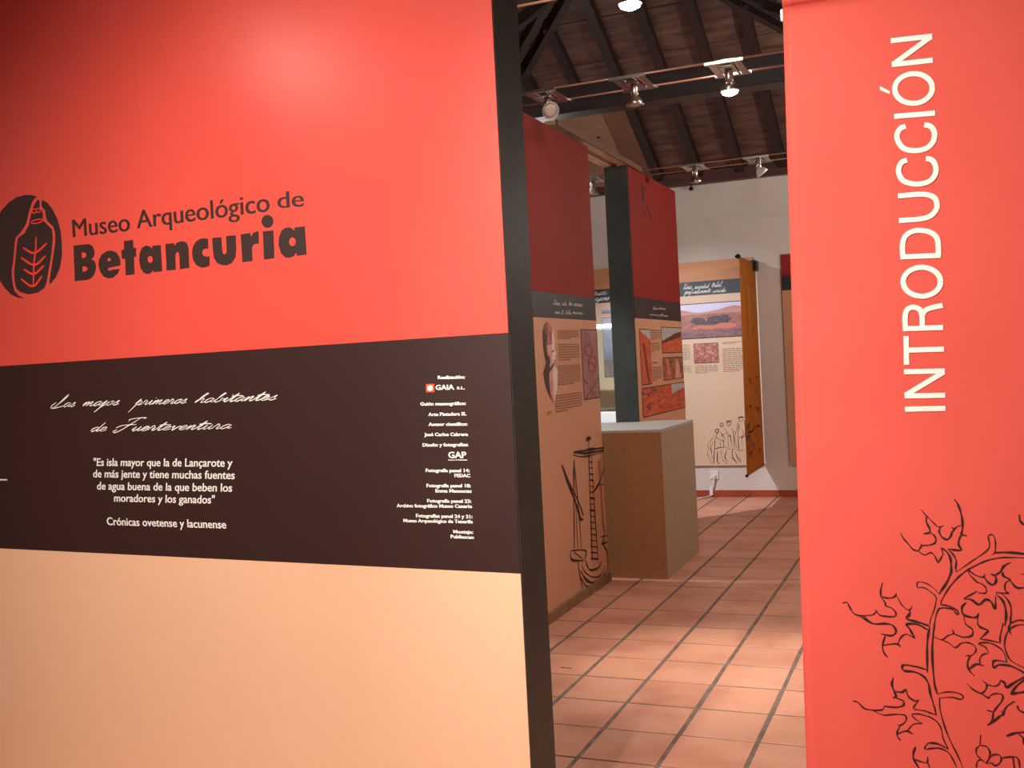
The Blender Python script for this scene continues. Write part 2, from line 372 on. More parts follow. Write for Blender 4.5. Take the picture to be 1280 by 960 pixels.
D = json.loads(r'''{"betan":[[[[-17240,20031],[-16464,20015],[-16284,19920],[-16215,19779],[-16217,19626],[-16290,19518],[-16390,19469],[-16246,19398],[-16177,19258],[-16191,19086],[-16285,18921],[-16445,18800],[-16621,18757],[-17275,18759]],[[-16848,19750],[-16703,19740],[-16626,19683],[-16622,19606],[-16691,19554],[-16854,19549]],[[-16852,19251],[-16690,19237],[-16608,19180],[-16614,19115],[-16693,19068],[-16857,19058]]],[[[-15570,19086],[-14991,19127],[-14981,19248],[-15028,19441],[-15171,19606],[-15375,19682],[-15611,19685],[-15857,19593],[-16020,19416],[-16057,19228],[-15996,18993],[-15841,18808],[-15610,18720],[-15372,18731],[-15154,18846],[-15027,19005],[-15402,19019],[-15483,18988],[-15561,18994],[-15611,19037]],[[-15604,19322],[-15429,19337],[-15450,19403],[-15510,19439],[-15580,19415]]],[[[-14764,19956],[-14332,19951],[-14328,19677],[-14211,19674],[-14226,19360],[-14333,19355],[-14350,18760],[-14772,18757],[-14761,19341],[-14916,19348],[-14907,19657],[-14777,19663]]],[[[-13454,19661],[-13066,19657],[-13065,18763],[-13459,18759],[-13463,18834],[-13602,18734],[-13779,18719],[-13949,18801],[-14062,18979],[-14100,19207],[-14060,19465],[-13934,19640],[-13753,19697],[-13580,19662],[-13462,19565]],[[-13470,19199],[-13491,19141],[-13538,19102],[-13599,19091],[-13658,19112],[-13698,19160],[-13710,19220],[-13689,19278],[-13642,19317],[-13580,19327],[-13522,19306],[-13482,19259]]],[[[-12858,19667],[-12451,19657],[-12448,19572],[-12344,19654],[-12171,19692],[-11980,19666],[-11866,19571],[-11831,19404],[-11845,18769],[-12266,18761],[-12255,19225],[-12272,19318],[-12343,19343],[-12404,19312],[-12440,19223],[-12446,18758],[-12863,18764]]],[[[-10956,19659],[-10966,19329],[-11059,19345],[-11178,19327],[-11245,19254],[-11238,19163],[-11158,19095],[-11032,19072],[-10937,19089],[-10947,18766],[-11105,18729],[-11318,18726],[-11524,18827],[-11654,19002],[-11695,19224],[-11644,19455],[-11489,19621],[-11293,19692],[-11104,19692]]],[[[-10777,19670],[-10382,19656],[-10380,19245],[-10361,19118],[-10286,19076],[-10214,19115],[-10192,19227],[-10187,19672],[-9771,19659],[-9782,19189],[-9836,18946],[-9985,18782],[-10197,18711],[-10426,18731],[-10629,18821],[-10755,19011],[-10777,19282]]],[[[-9570,19663],[-9160,19668],[-9150,19544],[-9039,19663],[-8925,19693],[-8823,19693],[-8834,19282],[-8931,19301],[-9043,19288],[-9130,19198],[-9135,18759],[-9563,18755]]],[[[-8652,19665],[-8221,19660],[-8239,18766],[-8667,18763]]],[[[-8201,19942],[-8217,19879],[-8255,19825],[-8311,19785],[-8380,19762],[-8455,19760],[-8529,19778],[-8594,19814],[-8644,19866],[-8674,19927],[-8682,19993],[-8665,20056],[-8627,20110],[-8570,20150],[-8501,20172],[-8426,20174],[-8353,20156],[-8288,20119],[-8238,20068],[-8208,20007]]],[[[-7385,19660],[-6973,19658],[-6961,18763],[-7353,18761],[-7367,18865],[-7460,18764],[-7613,18719],[-7806,18744],[-7968,18897],[-8050,19164],[-8020,19404],[-7897,19616],[-7740,19693],[-7568,19686],[-7444,19621],[-7385,19547]],[[-7361,19208],[-7378,19149],[-7418,19103],[-7473,19081],[-7531,19087],[-7583,19119],[-7616,19172],[-7625,19234],[-7608,19293],[-7568,19338],[-7513,19360],[-7454,19354],[-7403,19322],[-7370,19270]]]],"logo":[[[[-18946,21978],[-19255,22083],[-19608,22124],[-20041,22091],[-20490,21945],[-20877,21715],[-21118,21492],[-21335,21140],[-21475,20652],[-21520,20154],[-21432,19644],[-21253,19152],[-20988,18806],[-20646,18530],[-20294,18389],[-19902,18340],[-20217,18448],[-20454,18640],[-20521,18869],[-20553,19170],[-20546,19418],[-20447,19708],[-20366,20048],[-20281,20436],[-20206,20627],[-19979,20752],[-19748,20926],[-19589,21106],[-19453,21435],[-19244,21803],[-19091,21932]]],[[[-18934,21875],[-19108,21738],[-19269,21512],[-19386,21231],[-19477,20996],[-19729,20727],[-20101,20592],[-20205,20231],[-20301,19794],[-20408,19406],[-20421,19010],[-20351,18731],[-20133,18580],[-19711,18469],[-19211,18496],[-18847,18639],[-18724,18849],[-18585,19251],[-18448,19627],[-18346,20006],[-18262,20434],[-18285,20726],[-18479,20892],[-18674,21058],[-18729,21151],[-18700,21328],[-18759,21456],[-18855,21564],[-18837,21781],[-18865,21857]]],[[[-18699,21838],[-18444,21712],[-18190,21441],[-17979,21080],[-17845,20633],[-17817,20149],[-17854,19719],[-17992,19297],[-18226,18978],[-18559,18738],[-18583,18862],[-18442,19287],[-18298,19759],[-18154,20230],[-18126,20565],[-18208,20815],[-18502,21040],[-18568,21241],[-18572,21435],[-18670,21519],[-18745,21624],[-18730,21793]]]],"logo_lines":[[[-19025,21471],[-19044,21434],[-19087,21410],[-19144,21406],[-19199,21422],[-19238,21455],[-19249,21495],[-19231,21532],[-19187,21556],[-19130,21560],[-19075,21544],[-19037,21511],[-19025,21471]],[[-18808,21466],[-18824,21434],[-18865,21413],[-18918,21410],[-18969,21425],[-19005,21454],[-19017,21489],[-19000,21521],[-18959,21542],[-18906,21545],[-18855,21530],[-18819,21501],[-18808,21466]],[[-18719,21102],[-18743,21074],[-18823,21048],[-18942,21031],[-19077,21025],[-19202,21032],[-19292,21051],[-19328,21078],[-19304,21106],[-19224,21132],[-19104,21149],[-18968,21155],[-18844,21147],[-18755,21128],[-18719,21102]]],"logo_bones":[[[-19119,20543],[-19184,20036],[-19318,19558],[-19415,18757]],[[-19847,20207],[-19262,19955],[-18569,20246]],[[-19985,19854],[-19300,19518],[-18678,19794]],[[-19880,19411],[-19349,19193],[-18791,19454]],[[-20054,19069],[-19438,18744],[-18914,19084]]],"edge_mark":[[[-23930,11695],[-22323,11600],[-21485,11586]],[[-22163,11905],[-21876,11816]]],"text":[["Museo",-1.7226,2.0329,-1.445,2.0282,0.0627,0,0],["Arqueológico",-1.4109,2.0322,-0.8331,2.0282,0.0611,0,0],["de",-0.7986,2.0334,-0.6964,2.0288,0.0514,0,0],["\"Es isla mayor que la de Lançarote y",-1.6887,1.2107,-1.0472,1.2062,0.0269,0.01,0.13],["de más jente y tiene muchas fuentes",-1.6941,1.1696,-1.0401,1.1652,0.027,0.01,0.13],["de agua buena de la que beben los",-1.678,1.1257,-1.0544,1.1231,0.0269,0.01,0.13],["moradores y los ganados\"",-1.5971,1.0833,-1.1328,1.0827,0.0267,0.01,0.13],["Crónicas ovetense y lacunense",-1.6381,0.999,-1.0876,0.9997,0.0269,0.01,0],["Realización:",-0.2417,1.4658,-0.1502,1.4636,0.0095,0.02,0],["GAIA",-0.2512,1.434,-0.1881,1.4327,0.0143,0.02,0],["S.L.",-0.1789,1.4332,-0.1521,1.4326,0.0074,0.02,0],["Guión museográfico:",-0.3072,1.3887,-0.1514,1.3864,0.0096,0.02,0],["Arte Pintadera SL",-0.2812,1.3566,-0.1516,1.3559,0.0096,0.02,0],["Asesor científico:",-0.2823,1.3272,-0.15,1.3256,0.0096,0.02,0],["José Carlos Cabrera",-0.2988,1.2969,-0.1501,1.2953,0.0096,0.02,0],["Diseño y fotografías:",-0.3067,1.2657,-0.1509,1.2653,0.0096,0.02,0],["GAP",-0.2199,1.2309,-0.159,1.2306,0.0178,0.02,0],["Imagen & Publicidad",-0.2203,1.2238,-0.1577,1.2232,0.0027,0.02,0],["Fotografía panel 14:",-0.3004,1.1892,-0.1507,1.1886,0.0098,0.02,0],["FEDAC",-0.2023,1.1741,-0.1494,1.1736,0.0096,0.02,0],["Fotografía panel 18:",-0.3005,1.1435,-0.1497,1.1439,0.0098,0.02,0],["Enma Manescau",-0.2701,1.1281,-0.1484,1.1283,0.0097,0.02,0],["Fotografía panel 23:",-0.3006,1.0978,-0.1502,1.0983,0.0098,0.02,0],["Archivo fotográfico Museo Canario",-0.41,1.0815,-0.1486,1.0833,0.01,0.02,0],["Fotografías panel 24 y 31:",-0.343,1.0523,-0.1493,1.0526,0.0099,0.02,0],["Museo Arqueológico de Tenerife",-0.3887,1.0365,-0.1494,1.0379,0.0099,0.02,0],["Montaje:",-0.2164,1.007,-0.1494,1.0072,0.0097,0.02,0],["Publiescan",-0.2262,0.9922,-0.1485,0.9922,0.0097,0.02,0]],"nhead":3,"gaia_box":[[[-2840,14525],[-2553,14523],[-2558,14276],[-2845,14276]]],"gaia_blob":[[[-2786,14448],[-2669,14488],[-2603,14441],[-2620,14331],[-2732,14311],[-2798,14359]]],"curs":[["Las",-1.8896,-1.7603,1.4262,0.0147],["majos",-1.7246,-1.5418,1.4261,0.0144],["primeros",-1.5033,-1.2279,1.4231,0.014],["habitantes",-1.1942,-0.8442,1.4226,0.0142],["de",-1.6895,-1.6101,1.3347,0.0144],["Fuerteventura",-1.5807,-1.0399,1.3332,0.0142]],"intro":[[[2555,13419],[3461,13410]],[[2563,13740],[3469,13722]],[[2572,14323],[3482,14303]],[[2579,13756],[3466,14282]],[[2634,14841],[3488,14823]],[[2653,15177],[2635,14488]],[[2589,15360],[3488,15339]],[[2645,15362],[2652,15665],[2715,15824],[2853,15864],[2986,15795],[3030,15642],[3024,15350]],[[3031,15652],[3101,15766],[3254,15826],[3499,15864]],[[3472,16429],[3455,16341],[3410,16262],[3342,16195],[3254,16147],[3153,16120],[3045,16115],[2937,16135],[2838,16176],[2753,16237],[2689,16313],[2651,16400],[2640,16490],[2658,16579],[2704,16659],[2773,16725],[2862,16773],[2964,16800],[3072,16803],[3179,16783],[3278,16741],[3361,16680],[3424,16604],[3462,16518],[3472,16429]],[[2604,17089],[3502,17053]],[[2660,17084],[2660,17344],[2719,17555],[2876,17671],[3078,17685],[3310,17610],[3443,17438],[3453,17057]],[[2848,19389],[2715,19339],[2647,19172],[2690,18978],[2812,18860],[3043,18791],[3290,18820],[3433,18938],[3481,19106],[3433,19284],[3344,19359],[3266,19372]],[[2853,20195],[2725,20156],[2643,19996],[2687,19807],[2812,19657],[3038,19592],[3276,19614],[3428,19739],[3482,19921],[3442,20074],[3353,20154],[3261,20175]],[[2601,20461],[3516,20425]],[[3475,21042],[3463,20953],[3424,20870],[3360,20802],[3276,20751],[3177,20721],[3070,20715],[2961,20733],[2860,20774],[2771,20835],[2703,20912],[2659,21000],[2642,21092],[2654,21183],[2694,21266],[2759,21335],[2845,21385],[2945,21414],[3052,21419],[3160,21400],[3261,21359],[3348,21297],[3416,21221],[3459,21134],[3475,21042]],[[2600,21697],[3515,21675]],[[2600,22269],[3520,22240]],[[2624,21699],[3501,22233]],[[2605,17961],[3081,17958],[3314,18009],[3444,18149],[3467,18280],[3420,18427],[3281,18511],[3069,18548],[2607,18552]]],"accent":[[[2311,21223],[2532,21073],[2520,21005],[2308,21133]]],"vine":[[[2814,10989],[2936,10834],[3057,10697],[3148,10595],[3226,10561],[3306,10605]],[[2935,10817],[2929,10680],[2987,10543],[2993,10433],[2854,10398]],[[2993,10433],[3076,10372],[3120,10287],[3100,10184],[2987,10131],[2795,10112]],[[3226,10561],[3205,10441],[3263,10322],[3371,10264],[3453,10340],[3488,10442],[3538,10511],[3477,10562]],[[3538,10511],[3603,10572],[3682,10606]],[[3567,11232],[3640,11123],[3695,10936],[3728,10732],[3719,10512],[3696,10393],[3813,10359]],[[3695,10376],[3638,10273],[3623,10137],[3675,10019],[3519,10017],[3378,10039]],[[3378,10039],[3498,9897],[3555,9745],[3533,9591],[3545,9489]],[[2707,9991],[2847,9889],[2976,9943],[3054,9909],[3113,9790],[3144,9705],[3211,9808],[3263,9912],[3231,10065]],[[3231,10065],[3344,9981],[3423,9828],[3435,9658],[3429,9487],[3331,9246],[3196,9038],[3146,8951]],[[3545,9489],[3754,9646],[4009,9836],[4232,10008],[4299,10143],[4274,10312],[4308,10386],[4384,10373],[4425,10245],[4417,10043],[4399,9959],[4336,9908]],[[4399,9959],[4689,9972],[5080,9937]],[[5077,9850],[4745,9852],[4501,9842],[4223,9771],[4003,9666],[3812,9555],[3684,9457],[3522,9301],[3373,9110],[3255,8919],[3169,8746]],[[3146,8951],[3009,9102],[2854,9202],[2676,9226],[2664,9094],[2783,9097],[2911,9031],[3064,8880],[3065,8760],[3012,8552],[2931,8343],[2902,8187]],[[3169,8746],[3183,8694],[3339,8665],[3493,8584],[3559,8500],[3505,8481],[3430,8582],[3306,8612],[3131,8590],[3051,8416],[3004,8191]],[[3812,9545],[3839,9426],[3987,9260],[4093,9211],[4182,9111],[4162,8993],[3993,9005]],[[3978,9039],[3883,8969],[3756,8898],[3685,8845]],[[3812,9545],[3947,9428],[4130,9371],[4164,9449]],[[4146,9381],[4233,9248],[4339,9199],[4404,9285],[4393,9403],[4303,9452]],[[4394,9430],[4504,9506],[4585,9642],[4741,9738]],[[4549,9507],[4576,9406],[4725,9325]],[[4710,9315],[4600,9239],[4594,9070],[4667,9005],[4378,9015]],[[4709,9308],[4839,9143],[5036,9147]],[[3685,8845],[3846,8832],[4012,8718],[4156,8840],[4277,8793],[4357,8626],[4381,8930]],[[4392,8981],[4524,8833],[4583,8633],[4583,8397],[4546,8227]],[[4500,9001],[4646,8836],[4704,8602],[4681,8316],[4841,8372],[5006,8360]],[[3735,8761],[3636,8639],[3661,8469],[3830,8406],[3954,8417],[4005,8514]],[[3661,8469],[3698,8215]],[[3970,8411],[3962,8224]],[[4965,10867],[4974,10717],[5075,10600]],[[4943,9480],[5047,9442]],[[4687,8316],[4635,8163],[4676,8030]],[[2338,10419],[2382,10299],[2504,10144],[2596,10024],[2707,9991],[2792,10112],[2778,10164]],[[2792,10112],[2951,10124]],[[1875,9198],[1826,9040],[1819,8866],[1910,8694],[1907,8624]],[[1818,8848],[1996,8818],[2128,8856],[2181,8944]],[[2163,8909],[2283,8669],[2407,8552],[2472,8554],[2524,8642]],[[2472,8554],[2451,8432],[2382,8326],[2589,8263],[2747,8217],[2888,8163]],[[1907,8624],[2052,8576],[2144,8457],[2092,8368],[1799,8384],[1704,8478],[1673,8530]],[[1704,8478],[1585,8387],[1287,8367],[1156,8427],[1079,8565],[1017,8687],[915,8660]],[[1287,8367],[1448,8260],[1609,8160]],[[1382,8362],[1619,8177],[1897,8186],[2068,8140],[2130,7995],[2023,7895],[1782,7931]],[[1885,7912],[1805,7650],[1832,7466],[1917,7344]],[[1805,7650],[2118,7700],[2219,7630]],[[2152,7679],[2228,7852],[2368,7945],[2556,7850]],[[2556,7850],[2442,8080],[2378,8188],[2617,8196],[2849,8073]],[[2900,8147],[2850,7912],[2818,7619],[2801,7033]],[[2021,6864],[1979,6696],[2024,6532],[2061,6405],[1983,6363]],[[2024,6532],[2196,6516],[2302,6603]],[[2302,6603],[2346,6421],[2496,6319],[2582,6343]],[[2564,6323],[2454,6133],[2691,6092],[2941,6016]],[[2059,6368],[2222,6303],[2217,6192],[2043,6137],[1766,6147]],[[1784,6148],[1727,6051],[1517,6031],[1308,6063],[1173,6204],[1051,6227]],[[1517,6020],[1757,5923],[2001,5957],[2242,5954],[2271,5826],[2163,5709],[2059,5694]],[[2128,5688],[2052,5516],[2064,5406],[2123,5318]],[[2067,5480],[2260,5567],[2412,5504]],[[2295,5588],[2439,5745],[2637,5777]],[[2637,5777],[2478,5877],[2414,5983],[2585,6001],[2820,5935],[2952,5852]],[[2809,7088],[2598,7151],[2292,7191],[2231,7115],[2286,7044],[2525,7026],[2724,6919],[2819,6741],[2844,6522],[2916,6234],[2958,6017]],[[2467,5195],[2411,5062],[2404,4895],[2530,4647]],[[2404,4895],[2572,4834],[2708,4827],[2724,4975]],[[2718,4827],[2769,4666]],[[2930,5320],[2761,5308],[2671,5191],[2704,5150],[2925,5192]],[[3013,8245],[2946,7769],[2927,7294],[2953,6748],[3007,6513]],[[3001,6513],[3205,6579],[3438,6574],[3574,6498],[3515,6422],[3333,6459],[3047,6424]],[[3047,6424],[3053,6133],[3137,5737],[3257,5380],[3410,5027],[3515,4726]],[[2980,6000],[2779,6043]],[[2776,5969],[2941,5870],[3052,5694],[3092,5441],[3200,5194]],[[3200,5194],[2952,5304],[2750,5307]],[[2744,5178],[2982,5196],[3180,5119],[3290,4945],[3381,4715]],[[2973,7916],[3154,7839],[3292,7946],[3421,8006],[3399,8114]],[[3421,8006],[3624,7923],[3823,7966],[3846,8111],[3734,8205],[3700,8261]],[[3154,7839],[3318,7766],[3454,7663],[3585,7777],[3751,7794],[3879,7716],[3902,7609],[3805,7497],[3672,7480]],[[3772,7485],[3706,7312],[3726,7150],[3835,7004]],[[3726,7150],[3896,7285],[4058,7256]],[[3978,7289],[3983,7433],[4052,7526],[4178,7567]],[[4178,7567],[4109,7708],[3964,7774],[4113,7816],[4306,7770],[4495,7617],[4566,7370]],[[4001,7891],[4180,7872],[4438,7822]],[[4001,7891],[4137,8032],[4189,8106],[4028,8172],[3963,8270]],[[4438,7822],[4444,7972],[4521,8289]],[[4566,7370],[4325,7394],[4257,7320],[4285,7221],[4385,7290],[4612,7283],[4801,7203],[4958,7103]],[[5002,8277],[4776,8234],[4610,8085],[4537,7868],[4545,7655],[4649,7409],[4962,7225]],[[3672,6804],[3806,6667],[3999,6569],[4127,6487],[4168,6532]],[[4012,6894],[4107,6809],[4068,6663],[3967,6578]],[[4107,6809],[4268,6775],[4368,6823],[4410,6926]],[[4410,6926],[4499,6866],[4527,6760],[4693,6876],[4956,7050]],[[4162,6543],[4294,6604],[4439,6576],[4418,6432],[4280,6244],[4229,6169],[4083,6189]],[[4229,6169],[4188,5951],[4085,5829]],[[4085,5829],[4203,5916],[4371,6070],[4438,6110],[4409,6198]],[[4438,6110],[4509,6294],[4692,6441]],[[4618,6604],[4781,6649],[4942,6683]],[[4618,6604],[4755,6808],[4954,6989]],[[4753,6344],[4781,6239],[4922,6158]],[[4483,5593],[4680,5679],[4906,5719]],[[4744,5665],[4852,5566],[4847,5422]],[[3928,5591],[3903,5354]],[[3902,5336],[3816,5239],[3827,5095],[3906,5011]],[[3902,5336],[4049,5310],[4115,5171],[4069,4987],[4018,4929]],[[4017,4911],[3905,4993],[3820,4914],[3798,4767]],[[4104,5044],[4172,5121],[4303,5138],[4358,5046],[4295,4915],[4195,4871],[4117,4955]],[[4349,5063],[4594,5110],[4721,5074],[4750,4825]],[[4609,5101],[4631,4816]],[[4017,4911],[4197,4925]]],"ship":[[[64618,9988],[64433,8809],[64676,8665]],[[64415,8691],[64270,5602],[64088,2049]],[[64976,8634],[65017,5495],[65324,1810]],[[64387,8396],[65129,8269]],[[64351,8005],[65142,7869]],[[64315,7615],[65155,7469]],[[64279,7226],[65168,7068]],[[64242,6836],[65181,6668]],[[64206,6447],[65193,6267]],[[64170,6058],[65206,5866]],[[64134,5670],[65219,5465]],[[64098,5282],[65232,5064]],[[64062,4894],[65245,4662]],[[64026,4506],[65258,4260]],[[63990,4119],[65271,3858]],[[63954,3732],[65284,3456]],[[63918,3345],[65298,3053]],[[63882,2959],[65311,2651]],[[63846,2572],[65324,2248]],[[63810,2187],[65337,1844]],[[61435,9283],[62907,9197],[64377,9173],[65899,9088],[67687,8981]],[[61413,9136],[62858,8874],[64690,8759],[67647,8735]],[[62360,9134],[64344,8961],[67663,8834]],[[59240,8754],[59923,7804],[61087,6520],[62099,5104],[62714,4892]],[[59396,8703],[60533,7390],[62064,6037],[62749,5120]],[[59679,8393],[60801,6901],[62291,5191]],[[61538,8813],[61256,7641],[61019,5387],[60783,3373]],[[61538,8813],[61839,6416],[62135,3009]],[[61598,8750],[61410,5901],[61444,3137]],[[67669,7610],[66320,6779],[65072,6332]],[[66106,6684],[67490,6508]],[[60102,3385],[60184,2805],[62389,2320]],[[60267,3355],[62839,2878],[62644,2329]],[[60750,3151],[62231,2467]],[[61350,2522],[61427,1874],[61953,665]],[[62742,2251],[63206,1689],[63911,1405],[65439,1301],[65881,1580]],[[61996,2106],[62627,1513],[63847,1001],[65345,713],[66722,1045]],[[61702,1818],[62565,1116],[63787,620],[65297,419],[66742,669]],[[61805,1334],[62504,719],[63569,430],[64905,417]],[[66956,3231],[66640,2544],[67358,1916],[67159,708],[66467,232]],[[66140,3187],[67541,3032]],[[66141,2696],[67346,2604]],[[66433,3013],[66977,2111]],[[66552,8227],[66676,4514],[66956,3231]]],"ship_flag":[[[64133,10006],[64888,10014],[65125,9825],[64460,9703],[64023,9777]]],"figures":[[[-22726,6498],[-23239,5810],[-23474,5465],[-23412,4940],[-23564,4505],[-23322,4065],[-23220,3452]],[[-22711,5888],[-22800,4930],[-23001,3450]],[[-22889,5804],[-23176,5285],[-23122,4586],[-23060,4062]],[[-22796,5018],[-22222,5183],[-21527,5215]],[[-21537,4998],[-20762,4986]],[[-22271,6906],[-22310,6784],[-22401,6710],[-22508,6713],[-22591,6790],[-22619,6914],[-22580,7036],[-22489,7110],[-22382,7107],[-22298,7029],[-22271,6906]],[[-21781,7537],[-21816,7426],[-21898,7359],[-21994,7361],[-22069,7432],[-22093,7545],[-22058,7657],[-21977,7724],[-21881,7722],[-21806,7650],[-21781,7537]],[[-20982,7630],[-21024,7509],[-21122,7436],[-21240,7439],[-21331,7517],[-21361,7640],[-21319,7761],[-21221,7834],[-21104,7831],[-21013,7753],[-20982,7630]],[[-19745,8056],[-19786,7936],[-19884,7863],[-20000,7866],[-20090,7944],[-20121,8066],[-20079,8187],[-19981,8259],[-19865,8256],[-19775,8178],[-19745,8056]],[[-21419,7875],[-21140,7937],[-20882,7931]],[[-21493,7773],[-20930,7828]],[[-20224,8241],[-19921,8311],[-19583,8241]],[[-22215,7183],[-22508,6493],[-22711,5888]],[[-21695,7171],[-21374,6643],[-21360,5082]],[[-20919,7153],[-20771,6630],[-20719,4985]],[[-20607,6454],[-20408,7054],[-20204,7740]],[[-20611,6367],[-20504,4982]],[[-20465,4895],[-20168,4838],[-19824,4868]],[[-19595,7983],[-19511,7034],[-19593,6174]],[[-20131,7480],[-20307,6448],[-20290,4978]],[[-22499,4839],[-22553,3707],[-22302,3486]],[[-22104,4920],[-22058,4049],[-21522,3478]],[[-21541,4911],[-21751,4132],[-21426,3694]],[[-20938,4902],[-20970,4209],[-20487,3511]],[[-20688,4725],[-20459,4116],[-20226,3595]],[[-21315,4214],[-20728,3860]],[[-20202,4113],[-20136,3680]],[[-19922,6440],[-19893,5231]],[[-22082,6311],[-21723,6564],[-21370,6730]],[[-21386,6383],[-20955,6375]],[[-20798,6977],[-20509,6711]],[[-22144,6834],[-21900,6481],[-21575,6040]],[[-22520,6233],[-22098,5963],[-21674,5782]],[[-21201,6640],[-21057,6030],[-21008,5250]],[[-22193,5791],[-22131,5268]],[[-21834,6045],[-21828,5263]],[[-20010,7304],[-19744,6608],[-19946,5922]],[[-20191,6186],[-19674,6262]]],"p1curs":[["Una",5.9261,6.0388,1.8421,0.0145],["isla",6.0683,6.1604,1.8436,0.014],["tan",6.1979,6.2676,1.847,0.0143],["cercana",6.2929,6.4645,1.8478,0.0145],["en",5.9303,6.0248,1.7891,0.0121],["la",6.0424,6.103,1.789,0.0123],["bahia",6.1276,6.2402,1.7912,0.0125],["marina",6.2658,6.4632,1.7956,0.0127]],"p2curs":[["Una",8.2381,8.3755,1.8809,0.0108],["caldera",8.3863,8.6517,1.8869,0.011],["amurallada",8.1156,8.7209,1.8302,0.0096]],"p3curs":[["Una",-2.5229,-2.4345,2.1879,0.0261],["sociedad",-2.4126,-2.2463,2.1841,0.0226],["tribal",-2.2286,-2.1119,2.1886,0.0259],["profundamente",-2.5386,-2.2417,2.1364,0.0227],["unida",-2.221,-2.0844,2.1312,0.0224]]}''')

# ------------------------------------------------------------------ the room shell
XL, XR, YF, YB, ZP = -5.35, .66, -3.0, 10.88, 3.26
T28 = math.tan(rad(28))
def plain(name, *a, mat='plaster'): return tag(box(name, *a, M[mat]), kind='structure')
plain('wall_back', XL-.2, XR+.2, YB, YB+.2, 0, ZP+.1)
plain('wall_left', XL-.2, XL, YF, YB, 0, ZP+.1)
plain('wall_right', XR, XR+.2, YF, YB, 0, ZP+.1)
plain('wall_front', XL-.2, XR+.2, YF-.2, YF, 0, 4.9)

floor = tag(box('floor', XL-.2, XR+.2, YF-.2, YB+.2, -.12, -.0022, M['grout']), kind='structure')
PX, PY, OX, OY = .310, .3279, -2.2798, 6.3119
GX, GY = .019, .013
def tile_mesh(seed):
    r = random.Random(seed); me = bpy.data.meshes.new('tile'); w, d = PX-GX, PY-GY
    j = lambda: r.uniform(-.0018, .0018)
    bm = bmesh.new()
    z0, z1 = -.010, 0
    lo = [(-w/2+j(), -d/2+j()), (w/2+j(), -d/2+j()), (w/2+j(), d/2+j()), (-w/2+j(), d/2+j())]
    vb = [bm.verts.new((x, y, z0)) for x, y in lo]
    v1 = [bm.verts.new((x, y, z1-.002)) for x, y in lo]
    v2 = [bm.verts.new((x*.985, y*.985, z1)) for x, y in lo]
    for A, B in ((vb, v1), (v1, v2)):
        for i in range(4): bm.faces.new((A[i], A[(i+1) % 4], B[(i+1) % 4], B[i]))
    bm.faces.new(v2); bm.to_mesh(me); bm.free(); me.materials.append(M['tile']); return me
TM = [tile_mesh(i) for i in range(8)]
rnd = random.Random(5)
singles, rest = [], []
c0 = int(math.floor((XL-OX)/PX)); c1 = int(math.ceil((XR-OX)/PX)); r0 = int(math.floor((YF-OY)/PY)); r1 = int(math.ceil((YB-OY)/PY))
for cc in range(c0, c1):
    for rr in range(r0, r1):
        x = OX+(cc+.5)*PX; y = OY+(rr+.5)*PY
        if x < XL or x > XR or y < YF or y > YB: continue
        (singles if (-3.5 < x < .4 and 3.9 < y < YB) else rest).append((x, y))
singles.sort(key=lambda p: p[1])
rest += singles[300:]; singles = singles[:300]
for x, y in singles:
    o = bpy.data.objects.new('tile', rnd.choice(TM)); COL.objects.link(o); o.parent = floor
    o.location = (x, y, rnd.uniform(-.0012, .0004)); o.rotation_euler = (rnd.uniform(-.002, .002), rnd.uniform(-.002, .002), rnd.uniform(-.004, .004))
V, Fc = [], []
for x, y in rest:
    q = len(V); w, d = (PX-GX)/2, (PY-GY)/2
    V += [(x-w, y-d, -.008), (x+w, y-d, -.008), (x+w, y+d, -.008), (x-w, y+d, -.008), (x-w, y-d, 0), (x+w, y-d, 0), (x+w, y+d, 0), (x-w, y+d, 0)]
    Fc += [tuple(q+i for i in f) for f in BOXF[1:]]
V2, F2 = ribbon_geo([[(-1.815, 4.762), (-1.795, 4.77), (-1.77, 4.765), (-1.75, 4.771)]], .012, vary=.5, taper=.8)
chip = [(v[0], v[1], .0012) for v in V2]; chip_faces = F2
tag(mesh_obj('tile_field', V, Fc, M['tile'], floor), kind='stuff')
mesh_obj('chipped_mark', chip, chip_faces, M['hole'], floor)

# clay skirting along the back wall, tile by tile
sk = tag(box('baseboard_back', XL, XR, YB-.006, YB, 0, .066, M['grout']), kind='structure')
x = XL
while x < XR-.02:
    box('skirting_tile', x+.002, min(x+.308, XR), YB-.016, YB-.004, .001, .069, M['skirt'], sk, bevel=.0015); x += .31
tag(box('baseboard_right', XR-.014, XR, YF, YB-.02, 0, .069, M['skirt']), kind='structure')
tag(box('baseboard_left', XL, XL+.014, YF, YB-.02, 0, .069, M['skirt']), kind='structure')

